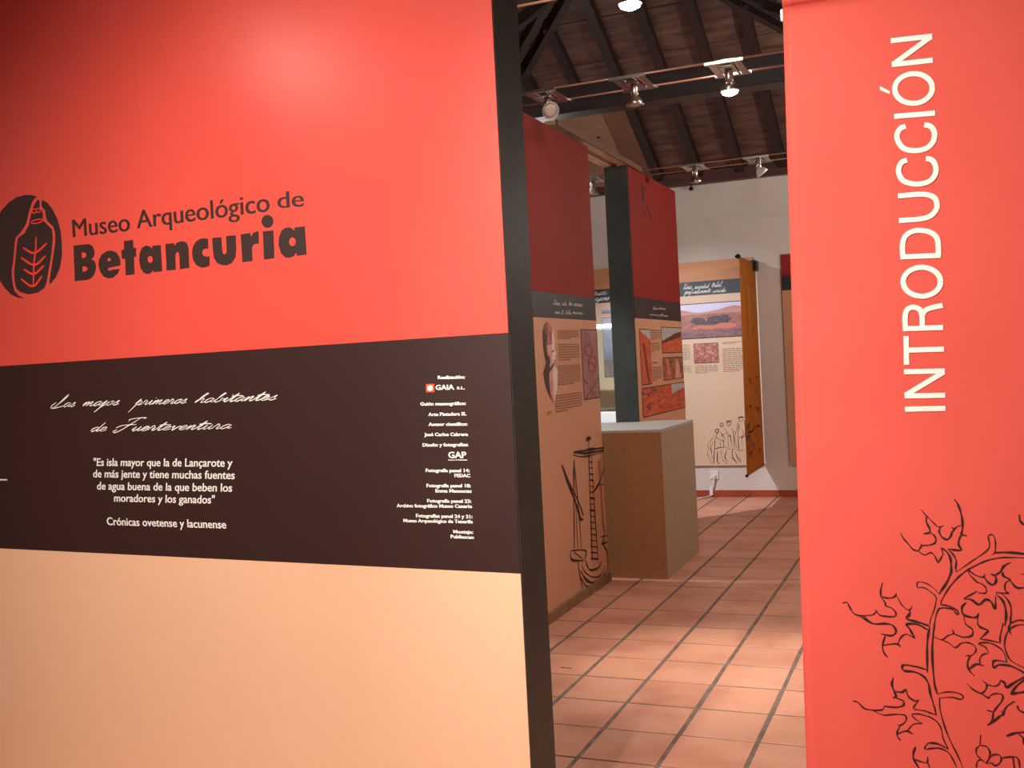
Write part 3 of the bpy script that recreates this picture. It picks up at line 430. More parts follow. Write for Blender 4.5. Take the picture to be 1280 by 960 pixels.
# hipped timber ceiling: three slopes of planks over rafters
def hipZ(y): return ZP+.10+T28*(YB-y)
def leftZ(x): return ZP+.10+T28*(x-XL)
def rightZ(x): return ZP+.10+T28*(XR-x)
XM = (XL+XR)/2; YM = YB-(XR-XL)/2
u = .05
back = [(XL-.2, YB+.2), (XR+.2, YB+.2), (XM, YM), (XM, YF-.2), (XL-.2, YF-.2), (XR+.2, YF-.2)]
zz = lambda x, y: min(hipZ(y), leftZ(x), rightZ(x))+u
ceiling = tag(mesh_obj('ceiling', [(x, y, zz(x, y)) for x, y in back]+[(x, y, zz(x, y)+.1) for x, y in back],
                       [(0, 1, 2), (0, 2, 3, 4), (1, 5, 3, 2), (6, 8, 7), (6, 10, 9, 8), (7, 8, 9, 11)], M['beam']), kind='structure')
n = 13; run = (YB-YM)/n; rnd = random.Random(9)
def sloped(name, a, b, c, d, th, mat):
    """a board whose lower face is a-b-c-d"""
    return hexa(name, (a, b, c, d), [Vector(p)+Vector((0, 0, th)) for p in (a, b, c, d)], mat, ceiling)
for i in range(n):
    y0 = YB-i*run; y1 = YB-(i+1)*run+.005; dz = rnd.uniform(0, .012)
    sloped('plank', (XL+(YB-y0), y0, hipZ(y0)+dz), (XR-(YB-y0), y0, hipZ(y0)+dz), (XR-(YB-y1), y1, hipZ(y1)+dz), (XL+(YB-y1), y1, hipZ(y1)+dz), .03, M['wood'])
    x0 = XL+i*run; x1 = XL+(i+1)*run-.005; dz = rnd.uniform(0, .012)
    sloped('plank', (x0, YF, leftZ(x0)+dz), (x1, YF, leftZ(x1)+dz), (x1, YB-(x1-XL), leftZ(x1)+dz), (x0, YB-(x0-XL), leftZ(x0)+dz), .03, M['wood_y'])
    x0 = XR-i*run; x1 = XR-(i+1)*run+.005; dz = rnd.uniform(0, .012)
    sloped('plank', (x0, YF, rightZ(x0)+dz), (x1, YF, rightZ(x1)+dz), (x1, YB-(XR-x1), rightZ(x1)+dz), (x0, YB-(XR-x0), rightZ(x0)+dz), .03, M['wood_y'])
rw, rh = .085, .10
x = -2.71-.42*6
while x < XR:
    if x > XL+.2:
        run_ = min(x-XL, XR-x)-.05; ye = YB-run_
        if run_ > .3: sloped('rafter', (x-rw/2, YB, hipZ(YB)-rh), (x+rw/2, YB, hipZ(YB)-rh), (x+rw/2, ye, hipZ(ye)-rh), (x-rw/2, ye, hipZ(ye)-rh), rh+.004, M['beam'])
    x += .42
y = 10.5
while y > YF:
    run_ = min((XR-XL)/2, YB-y)-.05
    if run_ > .3:
        xe = XL+run_; sloped('rafter', (XL, y-rw/2, leftZ(XL)-rh), (XL, y+rw/2, leftZ(XL)-rh), (xe, y+rw/2, leftZ(xe)-rh), (xe, y-rw/2, leftZ(xe)-rh), rh+.004, M['beam'])
        xe = XR-run_; sloped('rafter', (XR, y-rw/2, rightZ(XR)-rh), (XR, y+rw/2, rightZ(XR)-rh), (xe, y+rw/2, rightZ(xe)-rh), (xe, y-rw/2, rightZ(xe)-rh), rh+.004, M['beam'])
    y -= .42
hw = .07
for sx, xw in ((1, XL), (-1, XR)):
    for k in (-1, 1):
        ox = k*.09
        a = Vector((xw, YB-abs(ox) if k*sx < 0 else YB, 0)); b = Vector((XM, YM, 0)); d = (b-a).normalized(); nn = Vector((-d.y, d.x, 0))*hw/2
        sh = nn.normalized()*.075*k; a += sh; b += sh
        za = ZP-.02; zb = hipZ(YM)-rh-.03
        q = [a-nn, a+nn, b+nn, b-nn]; zq = [za, za, zb, zb]
        sloped('hip_rafter', *[Vector((p.x, p.y, z)) for p, z in zip(q, zq)], .13, M['beam'])
sloped('ridge_beam', (XM-.06, YF, hipZ(YM)-.2), (XM+.06, YF, hipZ(YM)-.2), (XM+.06, YM+.1, hipZ(YM)-.2), (XM-.06, YM+.1, hipZ(YM)-.2), .18, M['beam'])

# wall plates and tie beams
def trim(name, *a, mat='beam'): return tag(box(name, *a, M[mat], bevel=.006), kind='structure')
trim('trim_1', XL, XR, YB-.12, YB+.0, ZP, ZP+.13, mat='plate')
trim('trim_2', XL, XL+.12, YF, YB-.12, ZP, ZP+.13)
trim('trim_3', XR-.12, XR, YF, YB-.12, ZP, ZP+.13)
trim('trim_4', XL, XR, 7.08, 7.26, ZP, ZP+.19)
trim('trim_5', XL, XR, 3.72, 3.92, ZP+.2, ZP+.42)

# plywood boards screwed under the rafters above the partitions
def under(x0, x1, y0, y1, mat, label):
    t = .012
    a = [(x0, y0, hipZ(y0)-rh-t), (x1, y0, hipZ(y0)-rh-t), (x1, y1, hipZ(y1)-rh-t), (x0, y1, hipZ(y1)-rh-t)]
    return tag(hexa('plywood_board', a, [Vector(p)+Vector((0, 0, t)) for p in a], M[mat], ceiling), label)
bd1 = under(-3.95, -2.98, 9.72, 10.72, 'ply', 'pale plywood board with four round holes')
for i in range(4):
    cx = -3.37+i*.085; cy = 10.02
    lathe('hole', [(.016, 0), (.016, .002)], (cx, cy, hipZ(cy)-rh-.0125), (0, -T28, -1), M['hole'], bd1, 10)
bd2 = under(-2.975, -2.755, 9.72, 10.72, 'plyd', 'narrow brown plywood board')

# ------------------------------------------------------------------ the big entrance partition
th = rad(3.7593)
BE = Vector((math.cos(th), -math.sin(th), 0)); BN = Vector((-math.sin(th), -math.cos(th), 0))
BIG = Plane((-1.1553, 2.7653, 0), BE, BN)
part = empty('partition', (-1.1553, 2.7653, 0), 'large entrance partition in red, dark brown and cream with charcoal end post', 'partition')
BIG.slab('core', -3.3, -.16, .0, 2.955, -.168, -.001, M['post'], part)
BIG.slab('end_post', -.16, 0, .0, 2.965, -.17, 0, M['post'], part, bevel=.003)
SEAM = -1.373
for a0, a1 in ((-3.3, SEAM-.00012), (SEAM+.00012, -.0015)):
    BIG.slab('red_sheet', a0, a1, 1.589, 2.955, 0, .003, M['red'], part)
    BIG.slab('dark_sheet', a0, a1, .8965, 1.588, 0, .003, M['band'], part)
    BIG.slab('cream_sheet', a0, a1, .0, .8955, 0, .003, M['cream'], part)
O1 = .0034
V, Fc = filled([sc(g) for g in D['betan']])
tag(flat_print('title_lettering', V, Fc, BIG, O1, M['inkbrown'], part), 'heavy dark lettering reading Betancuria')
tag(text_lines('subtitle_lettering', D['text'][:3], BIG, O1, M['inkbrown'], part, 6, .0018), 'dark lettering reading Museo Arqueológico de')
V, Fc = filled([sc(g) for g in D['logo']])
lg = tag(flat_print('logo', V, Fc, BIG, O1, M['inkbrown'], part), 'dark oval emblem of a clay figure with a fishbone mark')
ribbons('logo_eye_and_mouth', sc(D['logo_lines']), .0045, BIG, O1+.001, M['lred'], lg, taper=0)
ribbons('logo_fishbone', sc(D['logo_bones']), .0085, BIG, O1+.001, M['lred'], lg, taper=.3)
text_lines('body_lettering', D['text'][3:8], BIG, O1, M['white'], part, 3, .0005)
text_lines('credits_lettering', D['text'][8:], BIG, O1, M['white'], part, 2, .0005)
cursive('handwritten_title', D['curs'], BIG, O1, M['white'], part, thick=.21, slant=.52)
ribbons('margin_mark', sc(D['edge_mark']), .005, BIG, O1, M['white'], part, taper=0)
V, Fc = filled([sc(D['gaia_box'])]); gb = flat_print('company_emblem', V, Fc, BIG, O1, M['gaia'], part)
V, Fc = filled([sc(D['gaia_blob'])]); flat_print('emblem_swirl', V, Fc, BIG, O1+.001, M['white'], gb)

# ------------------------------------------------------------------ the near red banner
t2 = rad(3.4)
BAN = Plane((-.3553, 2.6789, 0), (math.cos(t2), math.sin(t2), 0), (math.sin(t2), -math.cos(t2), 0))
bn = empty('hanging_banner', (-.3553, 2.6789, .3), 'red hanging banner with white vertical lettering INTRODUCCIÓN and a vine drawing', 'banner')
W_ = .96
def edge(z): return (z-1.4134)*.01405
def cloth_mesh():
    nx, nz = 40, 90; V, Fc = [], []
    z0, z1 = .30, 2.40
    prof = []
    for j in range(nz+1):
        z = z0+(2.345-z0)*j/nz; prof.append((z, 0))
    # sleeve round the rod
    for k in range(1, 9):
        a = math.pi*k/9; prof.append((2.345+.028-.028*math.cos(a), .022*math.sin(a)+.0))
    m = len(prof)
    for side in (0, 1):
        for z, o in prof:
            for i in range(nx+1):
                s = W_*i/nx; fade = min(1, (2.345-z)/.3) if z < 2.345 else 0
                wv = .0004*math.sin(s*9+z*1.3)*max(0, fade)+.0003*math.sin(s*4-z*5)*max(0, fade)
                V.append(BAN.p(edge(z)+s, z, o+wv+(.0008 if side == 0 else -.0008)))
    row = nx+1
    for side in (0, 1):
        b = side*m*row
        for j in range(m-1):
            for i in range(nx):
                q = b+j*row+i; Fc.append((q, q+1, q+row+1, q+row))
    b = m*row
    for i in range(nx): Fc.append((i, i+1, b+i+1, b+i)); q = (m-1)*row+i; Fc.append((q, q+1, b+q+1, b+q))
    for j in range(m-1):
        for q in (j*row, j*row+nx): Fc.append((q, q+row, b+q+row, b+q))
    return V, Fc
V, Fc = cloth_mesh(); mesh_obj('cloth', V, Fc, M['banner'], bn, smooth=True)
tube('rod', [BAN.p(.0, 2.372, 0), BAN.p(1.0, 2.372, 0)], .012, M['metal'], bn)
lathe('rod_end', [(.003, -.016), (.005, -.012), (.005, .010), (.003, .014)], BAN.p(.011, 2.33, -.006), (0, 0, 1), M['plastic'], bn, 12)
tube('weight_rod', [BAN.p(edge(.3), .305, -.009), BAN.p(edge(.3)+W_, .305, -.009)], .008, M['metal'], bn)
ribbons('vertical_lettering', sc(D['intro']), .0122, BAN, .0026, M['white'], bn, taper=0, n=5)
V, Fc = filled([sc(D['accent'])]); flat_print('accent_mark', V, Fc, BAN, .0026, M['white'], bn)
ribbons('vine_drawing', sc(D['vine']), 0.0036, BAN, .0020, M['ink'], bn, taper=.45, vary=.36, n=4)

# ------------------------------------------------------------------ first gallery partition (portrait bust, ship)
XP = -2.177
P1 = Plane((XP, 0, 0), (0, 1, 0), (1, 0, 0))
def gallery_partition(y0, y1, top, label):
    o = empty('partition', (XP, y0, 0), label, 'partition', 'free-standing display partitions along the corridor')
    box('core', XP-.185, XP-.004, y0, y1, 0, top, M['post'], o, bevel=.003)
    return o
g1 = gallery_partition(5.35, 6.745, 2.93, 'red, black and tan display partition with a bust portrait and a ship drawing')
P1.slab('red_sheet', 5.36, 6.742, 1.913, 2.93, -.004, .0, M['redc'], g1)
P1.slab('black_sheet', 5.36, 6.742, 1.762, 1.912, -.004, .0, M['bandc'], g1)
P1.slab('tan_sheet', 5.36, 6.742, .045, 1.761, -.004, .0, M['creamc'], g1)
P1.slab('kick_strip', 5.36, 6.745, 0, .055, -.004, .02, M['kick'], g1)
cursive('handwritten_title', D['p1curs'], P1, .002, M['white'], g1, thick=.22, slant=.45)
ribbons('ship_drawing', sc(D['ship']), 0.0115, P1, .002, M['ink'], g1, taper=.3, vary=.4)
V, Fc = filled([sc(D['ship_flag'])]); flat_print('ship_pennant', V, Fc, P1, .002, M['ink'], g1)
def bust(U, V, nx, ny):
    n1 = vnoise(nx, ny, 9, 1); n2 = vnoise(nx, ny, 24, 2)
    top = 1-V  # 0 at crown
    # outline of head, neck and shoulder in profile to the right
    left = np.interp(top, [0, .04, .12, .3, .42, .5, .56, .62, .75, .88, 1], [.35, .2, .1, .08, .14, .22, .12, .0, .08, .25, .55])
    right = np.interp(top, [0, .03, .1, .2, .3, .345, .36, .4, .42, .45, .5, .53, .6, .72, .85, 1], [.5, .62, .78, .86, .84, .80, .86, .95, .82, .86, .80, .72, .96, .92, .86, .62])
    keep = (U > left) & (U < right)
    face = np.clip((U-left)/(right-left), 0, 1)
    rgb = lerp((198, 92, 74), (235, 214, 208), np.clip(face*1.5-.45+n1*.5, 0, 1))
    hair = (top < .28) & (U < .78-.5*top)
    rgb = np.where(hair[..., None], lerp((92, 44, 38), (206, 116, 96), np.clip(n2*1.3-.2+face*.4, 0, 1)), rgb)
    dark = ((face < .16+.16*n1) & (top > .08) & (top < .42)) | ((face < .45) & (top >= .42) & (top < .56)) | ((face < .46-.7*(top-.56)) & (top >= .56) & (top < .95))
    rgb = np.where(dark[..., None], lerp((44, 24, 24), (84, 44, 40), n2), rgb)
    jaw = (abs(top-.555+.25*(U-.6)) < .02) & (U > .35) & (U < .85)
    rgb = np.where(jaw[..., None], np.array((70, 36, 34.)), rgb)
    eye = ((U-.72)/.07)**2+((top-.36)/.014)**2 < 1
    mouth = ((U-.80)/.07)**2+((top-.475)/.008)**2 < 1
    rgb = np.where((eye | mouth)[..., None], np.array((70, 60, 70.)), rgb)
    return rgb, keep
photo('bust_portrait', P1, 5.692, 1.258, 5.94, 1.733, bust, 44, 132, g1)
def pots(U, V, nx, ny):
    n1 = vnoise(nx, ny, 6, 5); n2 = vnoise(nx, ny, 26, 6)
    rgb = lerp((176, 120, 118), (146, 96, 98), n1)
    for cx, cy, rx, ry in ((.42, .70, .26, .09), (.62, .52, .3, .10), (.55, .45, .2, .07)):
        d = ((U-cx)/rx)**2+((V-cy)/ry)**2
        rgb = np.where((d < 1)[..., None], lerp((118, 60, 58), (176, 104, 96), np.clip(1-d+.3*n2, 0, 1)), rgb)
        rgb = np.where((abs(d-1) < .12)[..., None], np.array((98, 56, 58.)), rgb)
    for a, b in ((.28, 3.1), (.9, -2.4)):
        rgb = np.where((abs((U-.5)*1.2-(V-.16)*b*1.2+(a-.5)*.4) < .05)[..., None] & (V < .3)[..., None], np.array((112, 66, 68.)), rgb)
    return rgb+(n2[..., None]-.5)*26, None
photo('pottery_picture', P1, 6.405, 1.242, 6.738, 1.700, pots, 40, 90, g1, border=.005)
paragraph(P1, [(5.966, 6.36, 1.693, 1.634, 5), (5.966, 6.36, 1.61, 1.50, 7), (5.94, 6.36, 1.478, 1.352, 10), (5.865, 6.36, 1.302, 1.19, 7), (5.72, 5.80, 1.21, 1.185, 2)], g1, M['text_dark'])

# ------------------------------------------------------------------ second gallery partition (desert photographs)
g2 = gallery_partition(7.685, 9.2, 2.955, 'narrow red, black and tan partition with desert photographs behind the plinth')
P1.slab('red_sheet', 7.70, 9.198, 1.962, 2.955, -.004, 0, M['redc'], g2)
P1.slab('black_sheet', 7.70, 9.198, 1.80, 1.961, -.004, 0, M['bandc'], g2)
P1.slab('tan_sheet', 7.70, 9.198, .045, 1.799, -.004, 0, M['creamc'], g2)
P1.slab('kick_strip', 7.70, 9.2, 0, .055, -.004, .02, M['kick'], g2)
cursive('handwritten_title', D['p2curs'], P1, .002, M['white'], g2, thick=.2, slant=.45)
def desert(kind):
    def fn(U, V, nx, ny):
        n1 = vnoise(nx, ny, 7, 11+kind); n2 = vnoise(nx, ny, 22, 21+kind)
        rgb = lerp((196, 66, 40), (226, 112, 66), np.clip(n1*.7+n2*.5-.1, 0, 1))
        if kind == 0:
            sky = V > .99-.16*U-.03*n1
            gul = abs(U-(.75-.6*V)) < .12*n1+.05
            rgb = np.where((gul & (V < .75))[..., None], lerp((96, 34, 30), (150, 52, 38), n2), rgb)
        elif kind == 1:
            sky = V > .42+.42*np.clip(U, 0, 1)**.8+.05*n2
            sh = (V > .36+.28*U) & ~sky
            rgb = np.where(sh[..., None], lerp((70, 36, 32), (112, 52, 40), n2), rgb)
        elif kind == 2:
            sky = V > 2
            rgb = lerp((84, 44, 36), (210, 130, 92), n2)
            for cx, rx, c in ((.2, .12, (216, 116, 70)), (.68, .14, (226, 160, 132))):
                rgb = np.where((abs(U-cx-.06*(1-V)) < rx*(1.1-V*.6))[..., None] & (V < .8)[..., None], np.array(c, float)*(.8+.3*n1[..., None]), rgb)
                rgb = np.where((((U-cx)/.09)**2+((V-.84)/.09)**2 < 1)[..., None], np.array((196, 128, 92.)), rgb)
        else:
            sky = (V > .8-.9*(U-.68)*0-.25*(1-abs(U-.82)*3)) & (U > .66) & (V > .62+.5*(U-.66))
            st = np.sin((U*1.1-V*.9)*17+n1*4) > .55
            rgb = np.where(st[..., None], lerp((178, 70, 42), (206, 88, 54), n2), rgb)
            sp = vnoise(nx, ny, 14, 77) > .78
            rgb = np.where((sp & ~sky)[..., None], np.array((116, 66, 58.)), rgb)
        rgb = np.where(sky[..., None], lerp((178, 172, 170), (196, 192, 192), n1), rgb)
        return rgb, None
    return fn
photo('gully_picture', P1, 7.80, 1.282, 8.10, 1.718, desert(0), 30, 60, g2, border=.006)
photo('mountain_picture', P1, 8.47, 1.522, 9.16, 1.742, desert(1), 50, 30, g2, border=.006)
photo('herders_picture', P1, 8.47, 1.296, 9.17, 1.488, desert(2), 44, 24, g2, border=.005)
photo('dune_picture', P1, 7.79, 1.032, 9.19, 1.262, desert(3), 110, 44, g2, border=.006)
paragraph(P1, [(8.13, 8.43, 1.72, 1.63, 5), (8.13, 8.40, 1.615, 1.53, 5), (8.13, 8.43, 1.46, 1.44, 1), (8.13, 8.43, 1.42, 1.30, 7)], g2, M['text_dark'], seed=8)
# stained patch near the top of this red sheet: a slot and scuffs
ribbons('dark_slot', [[(8.10, 2.86), (8.11, 2.72)]], .07, P1, .002, M['ink'], g2, taper=.2)
ribbons('scuff', [[(8.0, 2.66), (8.12, 2.64), (8.2, 2.60)], [(8.2, 2.75), (8.26, 2.66), (8.40, 2.60)]], .012, P1, .002, M['ink'], g2, taper=.8)

# rail bridging the two partitions overhead
rl = empty('overhead_rail', (XP, 6.2, 2.955), 'light pine rail bridging the tops of the two red partitions', 'rail')
box('front_board', XP-.065, XP+.010, 6.1, 8.05, 2.957, 2.985, M['rail'], rl, bevel=.002)
box('back_board', XP-.19, XP-.125, 6.1, 8.05, 2.957, 2.985, M['rail'], rl, bevel=.002)
box('side_strip', XP+.010, XP+.022, 6.1, 8.05, 2.95, 2.99, M['plyd'], rl)
for yy in (6.3, 7.75): box('cross_batten', XP-.19, XP+.01, yy, yy+.06, 2.985, 3.003, M['plyd'], rl)

# ------------------------------------------------------------------ plinth in the gap
pl = empty('plinth', (-2.3, 7.3, 0), 'speckled ochre and beige plinth standing in the gap between the two red partitions', 'plinth')
px0, px1, py0, py1, ph = -2.95, -1.792, 6.83, 7.74, 1.01
# shorter than the partitions: board faces round a carcass
box('carcass', px0+.01, px1-.012, py0+.012, 7.68, 0, ph-.021, M['mdfs'], pl)
box('front_board', px0, px1, py0, py0+.012, 0, ph-.006, M['mdf'], pl)
box('side_board', px1-.012, px1, py0+.012, 7.80, 0, ph-.006, M['mdfs'], pl)
box('rear_carcass', XP+.024, px1-.013, 7.681, 7.79, 0, ph-.021, M['mdfs'], pl)
box('rear_top_board', XP+.004, px1+.001, 7.685, 7.80, ph-.02, ph, M['mdft'], pl)
box('top_board', px0-.0, px1+.001, py0-.001, 7.684, ph-.02, ph, M['mdft'], pl, bevel=.002)

# ------------------------------------------------------------------ wall panels on the back wall
FW = Plane((0, 10.85, 0), (1, 0, 0), (0, -1, 0))
def wall_panel(s0, s1, z0, z1, ztop_band, zbot_band, top, band, low, label):
    o = empty('wall_panel', ((s0+s1)/2, 10.85, z0), label, 'panel', 'printed panels on the back wall')
    FW.slab('backing_board', s0, s1, z0, z1, -.03, -.003, M['post'], o)
    FW.slab('upper_sheet', s0, s1, ztop_band+.0005, z1, -.003, 0, M[top], o)
    FW.slab('title_band', s0, s1, zbot_band, ztop_band, -.003, 0, M[band], o)
    FW.slab('lower_sheet', s0, s1, z0, zbot_band-.0005, -.003, 0, M[low], o)
    return o
w3 = wall_panel(-2.98, -1.797, .330, 2.463, 2.258, 2.112, 'orange', 'slate', 'peach', 'orange and peach wall panel with a wide desert landscape and a crowd drawing')
cursive('handwritten_title', D['p3curs'], FW, .002, M['white'], w3, thick=.24, slant=.5)
def landscape(U, V, nx, ny):
    n1 = vnoise(nx, ny, 6, 31); n2 = vnoise(nx, ny, 18, 32); n3 = vnoise(nx, ny, 40, 33)
    rgb = lerp((146, 84, 78), (190, 120, 102), np.clip(n2*.7+n3*.5-.1, 0, 1))
    for cx, cy, rx, ry in ((.50, .5, .09, .10), (.70, .52, .15, .13), (.62, .44, .2, .08)):
        d = ((U-cx)/rx)**2+((V-cy)/ry)**2+n3*.6
        rgb = np.where((d < 1)[..., None], lerp((56, 48, 58), (104, 72, 70), n3), rgb)
    for cx, cy, rx, ry in ((.55, .30, .12, .07), (.75, .33, .13, .08)):
        d = ((U-cx)/rx)**2+((V-cy)/ry)**2+n2*.4
        rgb = np.where((d < 1)[..., None], lerp((222, 112, 84), (206, 130, 104), n3), rgb)
    rgb = np.where((V < .2+.1*n1)[..., None], lerp((110, 78, 88), (170, 116, 108), n3), rgb)
    mtn = V > .68; rgb = np.where(mtn[..., None], lerp((206, 150, 134), (190, 132, 122), n1), rgb)
    sky = V > .74+.10*n1+.05*np.sin(U*9); rgb = np.where(sky[..., None], lerp((196, 188, 222), (224, 216, 240), V), rgb)
    return rgb, None
photo('landscape_picture', FW, -2.93, 1.662, -1.84, 2.030, landscape, 150, 64, w3, border=.008)
def rocks(U, V, nx, ny):
    n2 = vnoise(nx, ny, 9, 41); n3 = vnoise(nx, ny, 22, 42)
    rgb = lerp((150, 80, 74), (232, 158, 134), np.clip(n2*.8+n3*.5-.15, 0, 1))
    rgb = np.where((abs(np.sin(U*7+V*11+n2*5)) < .16)[..., None], np.array((112, 56, 56.)), rgb)
    return rgb, None
photo('rock_carving_picture', FW, -2.449, 1.403, -2.19, 1.611, rocks, 34, 28, w3, border=.005)
paragraph(FW, [(-2.92, -2.489, 1.613, 1.425, 10), (-2.147, -1.86, 1.615, 1.588, 2), (-2.15, -1.86, 1.548, 1.298, 13), (-2.442, -2.205, 1.384, 1.295, 5), (-2.92, -2.484, 1.385, 1.29, 5)], w3, M['text_grey'], seed=12, fill=.34)
ribbons('crowd_drawing', sc(D['figures']), .0055, FW, .002, M['ink'], w3, taper=.3, vary=.45)

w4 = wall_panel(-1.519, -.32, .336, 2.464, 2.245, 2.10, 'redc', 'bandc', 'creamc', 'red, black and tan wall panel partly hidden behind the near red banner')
photo('desert_picture', FW, -1.423, 1.753, -1.05, 2.031, desert(1), 30, 30, w4, border=.005)
photo('rock_picture', FW, -1.425, 1.302, -1.05, 1.520, desert(0), 30, 24, w4, border=.005)
paragraph(FW, [(-1.423, -1.05, 1.71, 1.53, 9), (-.98, -.42, 2.0, 1.4, 26)], w4, M['text_dark'], seed=14)

w5 = wall_panel(-4.32, -3.12, .33, 2.473, 2.256, 2.107, 'orange', 'slate', 'peach', 'orange and peach wall panel seen through the gap behind the glass display case')
cursive('handwritten_title', [['Una', -4.2, -4.0, 2.195, .03], ['cultura', -3.95, -3.36, 2.195, .03], ['de', -4.1, -3.9, 2.135, .028], ['los', -3.85, -3.65, 2.135, .028], ['majos', -3.6, -3.34, 2.135, .028]], FW, .002, M['white'], w5, thick=.26, slant=.5)
def blue(U, V, nx, ny):
    n2 = vnoise(nx, ny, 8, 51); n3 = vnoise(nx, ny, 20, 52)
    rgb = lerp((120, 118, 136), (206, 200, 222), np.clip(V*1.1-.2+n3*.4, 0, 1))
    rgb = np.where((V < .3)[..., None], lerp((170, 140, 130), (120, 110, 120), n2), rgb); return rgb, None
photo('coast_picture', FW, -3.435, 1.30, -3.17, 1.945, blue, 24, 50, w5, border=.004)
photo('tool_picture', FW, -3.435, 1.99, -3.17, 2.04, blue, 20, 8, w5)
paragraph(FW, [(-4.25, -3.5, 1.95, 1.3, 28)], w5, M['text_dark'], seed=15)

# glass display case in front of that panel
dc = empty('display_case', (-3.3, 9.6, 0), 'glass display case with lit top edge on a white base, seen through the gap', 'display case')
dx0, dx1, dy0, dy1 = -3.75, -2.88, 9.45, 9.85
box('base', dx0, dx1, dy0, dy1, 0, 1.0, M['plastic'], dc, bevel=.004)
box('base_rim', dx0+.01, dx1-.01, dy0+.01, dy1-.01, 1.0, 1.02, M['metal'], dc)
for q in ((dx0+.012, dx1-.012, dy0+.012, dy0+.018), (dx0+.012, dx1-.012, dy1-.018, dy1-.012), (dx0+.012, dx0+.018, dy0+.02, dy1-.02), (dx1-.018, dx1-.012, dy0+.02, dy1-.02)):
    box('glass_pane', *q, 1.02, 1.80, M['glass'], dc)
box('top_frame', dx0+.008, dx1-.008, dy0+.008, dy1-.008, 1.812, 1.83, M['plastic'], dc)
box('light_strip', dx0+.012, dx1-.012, dy0+.006, dy0+.03, 1.795, 1.812, M['strip'], dc)

# ------------------------------------------------------------------ far ochre banner, edge on to the back wall
fb = empty('hanging_banner', (-1.792, 10.3, .3), 'ochre hanging banner set edge-on against the back wall beside the crowd drawing', 'banner')
FB = Plane((-1.792+.014, 0, 0), (0, 1, 0), (1, 0, 0))
ya, yb_ = 9.86, 10.862
V, Fc = [], []
nz = 30
for side in (0, 1):
    for j in range(nz+1):
        z = .335+(2.40-.335)*j/nz
        for i in range(9):
            y = ya+.12*(j/nz)+(yb_-ya-.12*(j/nz))*i/8
            V.append(FB.p(y, z, -.012*math.sin(i/8*math.pi)*(1+.3*math.sin(j*.4))+(.001 if side else -.001)))
for side in (0, 1):
    b = side*(nz+1)*9
    for j in range(nz):
        for i in range(8): q = b+j*9+i; Fc.append((q, q+1, q+10, q+9))
mesh_obj('cloth', V, Fc, M['ochre'], fb, smooth=True)
tube('top_rod', [(-1.80, 9.93, 2.40), (-1.80, 10.88, 2.40)], .012, M['dmetal'], fb)
lathe('rod_knob', [(.012, -.02), (.022, -.012), (.022, .012), (.012, .02)], (-1.778, 9.93, 2.40), (0, 1, 0), M['dmetal'], fb, 12)
box('wall_bracket', -1.80, -1.745, 10.72, 10.88, 2.32, 2.42, M['dmetal'], fb, bevel=.004)
tube('bottom_rod', [(-1.778, ya-.01, .338), (-1.778, yb_, .338)], .009, M['ochre'], fb)
lathe('rod_cap', [(.01, -.012), (.015, -.006), (.015, .008), (.01, .014)], (-1.778, ya-.01, .338), (0, 1, 0), M['dmetal'], fb, 10)
rr = random.Random(4); st = []
for k in range(26):
    y = rr.uniform(9.95, 10.7); z = rr.uniform(.42, 1.25); a = rr.uniform(.015, .04)
    st.append([(y-a*2, z), (y, z+a), (y+a*2, z+rr.uniform(-a, a)), (y+a, z-a)])
st.append([(9.93, .74), (10.2, .73), (10.5, .76), (10.75, .74)])
st += [[(9.95+.01*i, .4+i*.09), (9.93+.02*i, .46+i*.09)] for i in range(9)]
# (flat print on the cloth's face)
V, Fc = ribbon_geo(st, .014, taper=.5, vary=.4)
mesh_obj('plant_drawing', [FB.p(v[0], v[1], .004) for v in V], Fc, M['ink'], fb)
tx = text_geo('LOS MAHOS', 0, 2); k = .55/(max(p.x for p in tx[0]))
mesh_obj('vertical_lettering', [FB.p(10.42-p.y*k*1.6, 1.60+p.x*k, .004) for p in tx[0]], tx[1], material('faded_white_ink', (205, 160, 90), .6), fb)

# ------------------------------------------------------------------ small fittings on the back wall
so = empty('wall_socket', (-2.299, 10.88, .24), 'white wall socket with a plug above the clay skirting', 'socket')
box('cover_plate', -2.345, -2.255, 10.866, 10.88, .185, .275, M['plastic'], so, bevel=.003)
box('plug', -2.318, -2.282, 10.835, 10.866, .195, .235, M['plastic'], so, bevel=.004)
cb = tag(tube('power_cable', [(-2.30, 10.85, .20), (-2.305, 10.845, .16), (-2.315, 10.855, .11), (-2.33, 10.856, .05), (-2.34, 10.845, .012), (-2.41, 10.70, .009), (-2.50, 10.45, .009), (-2.60, 10.1, .009), (-2.72, 9.7, .009), (-2.76, 9.3, .009), (-2.78, 8.9, .009)], .008, M['plastic'], None),
         'white cable running from the wall socket down and across the floor', 'cable')
tr = tag(box('cable_cover', -2.352, -2.318, 10.842, 10.862, 0.02, .115, M['plastic']), 'short white cable cover on the clay skirting below the socket', 'cable cover')
jb = tag(box('junction_box_cover', -2.72, -2.409, 10.872, 10.88, 2.995, 3.127, M['plaster'], bevel=.002), 'plain white junction box cover high on the back wall', 'cover')
kb = tag(lathe('ceiling_hook', [(.004, 0), (.006, -.02), (.022, -.03), (.026, -.045), (.015, -.062)], (-2.385, 10.80, 3.262), (0, 0, 1), M['dmetal']), 'small dark knob hanging under the wall beam', 'hook')

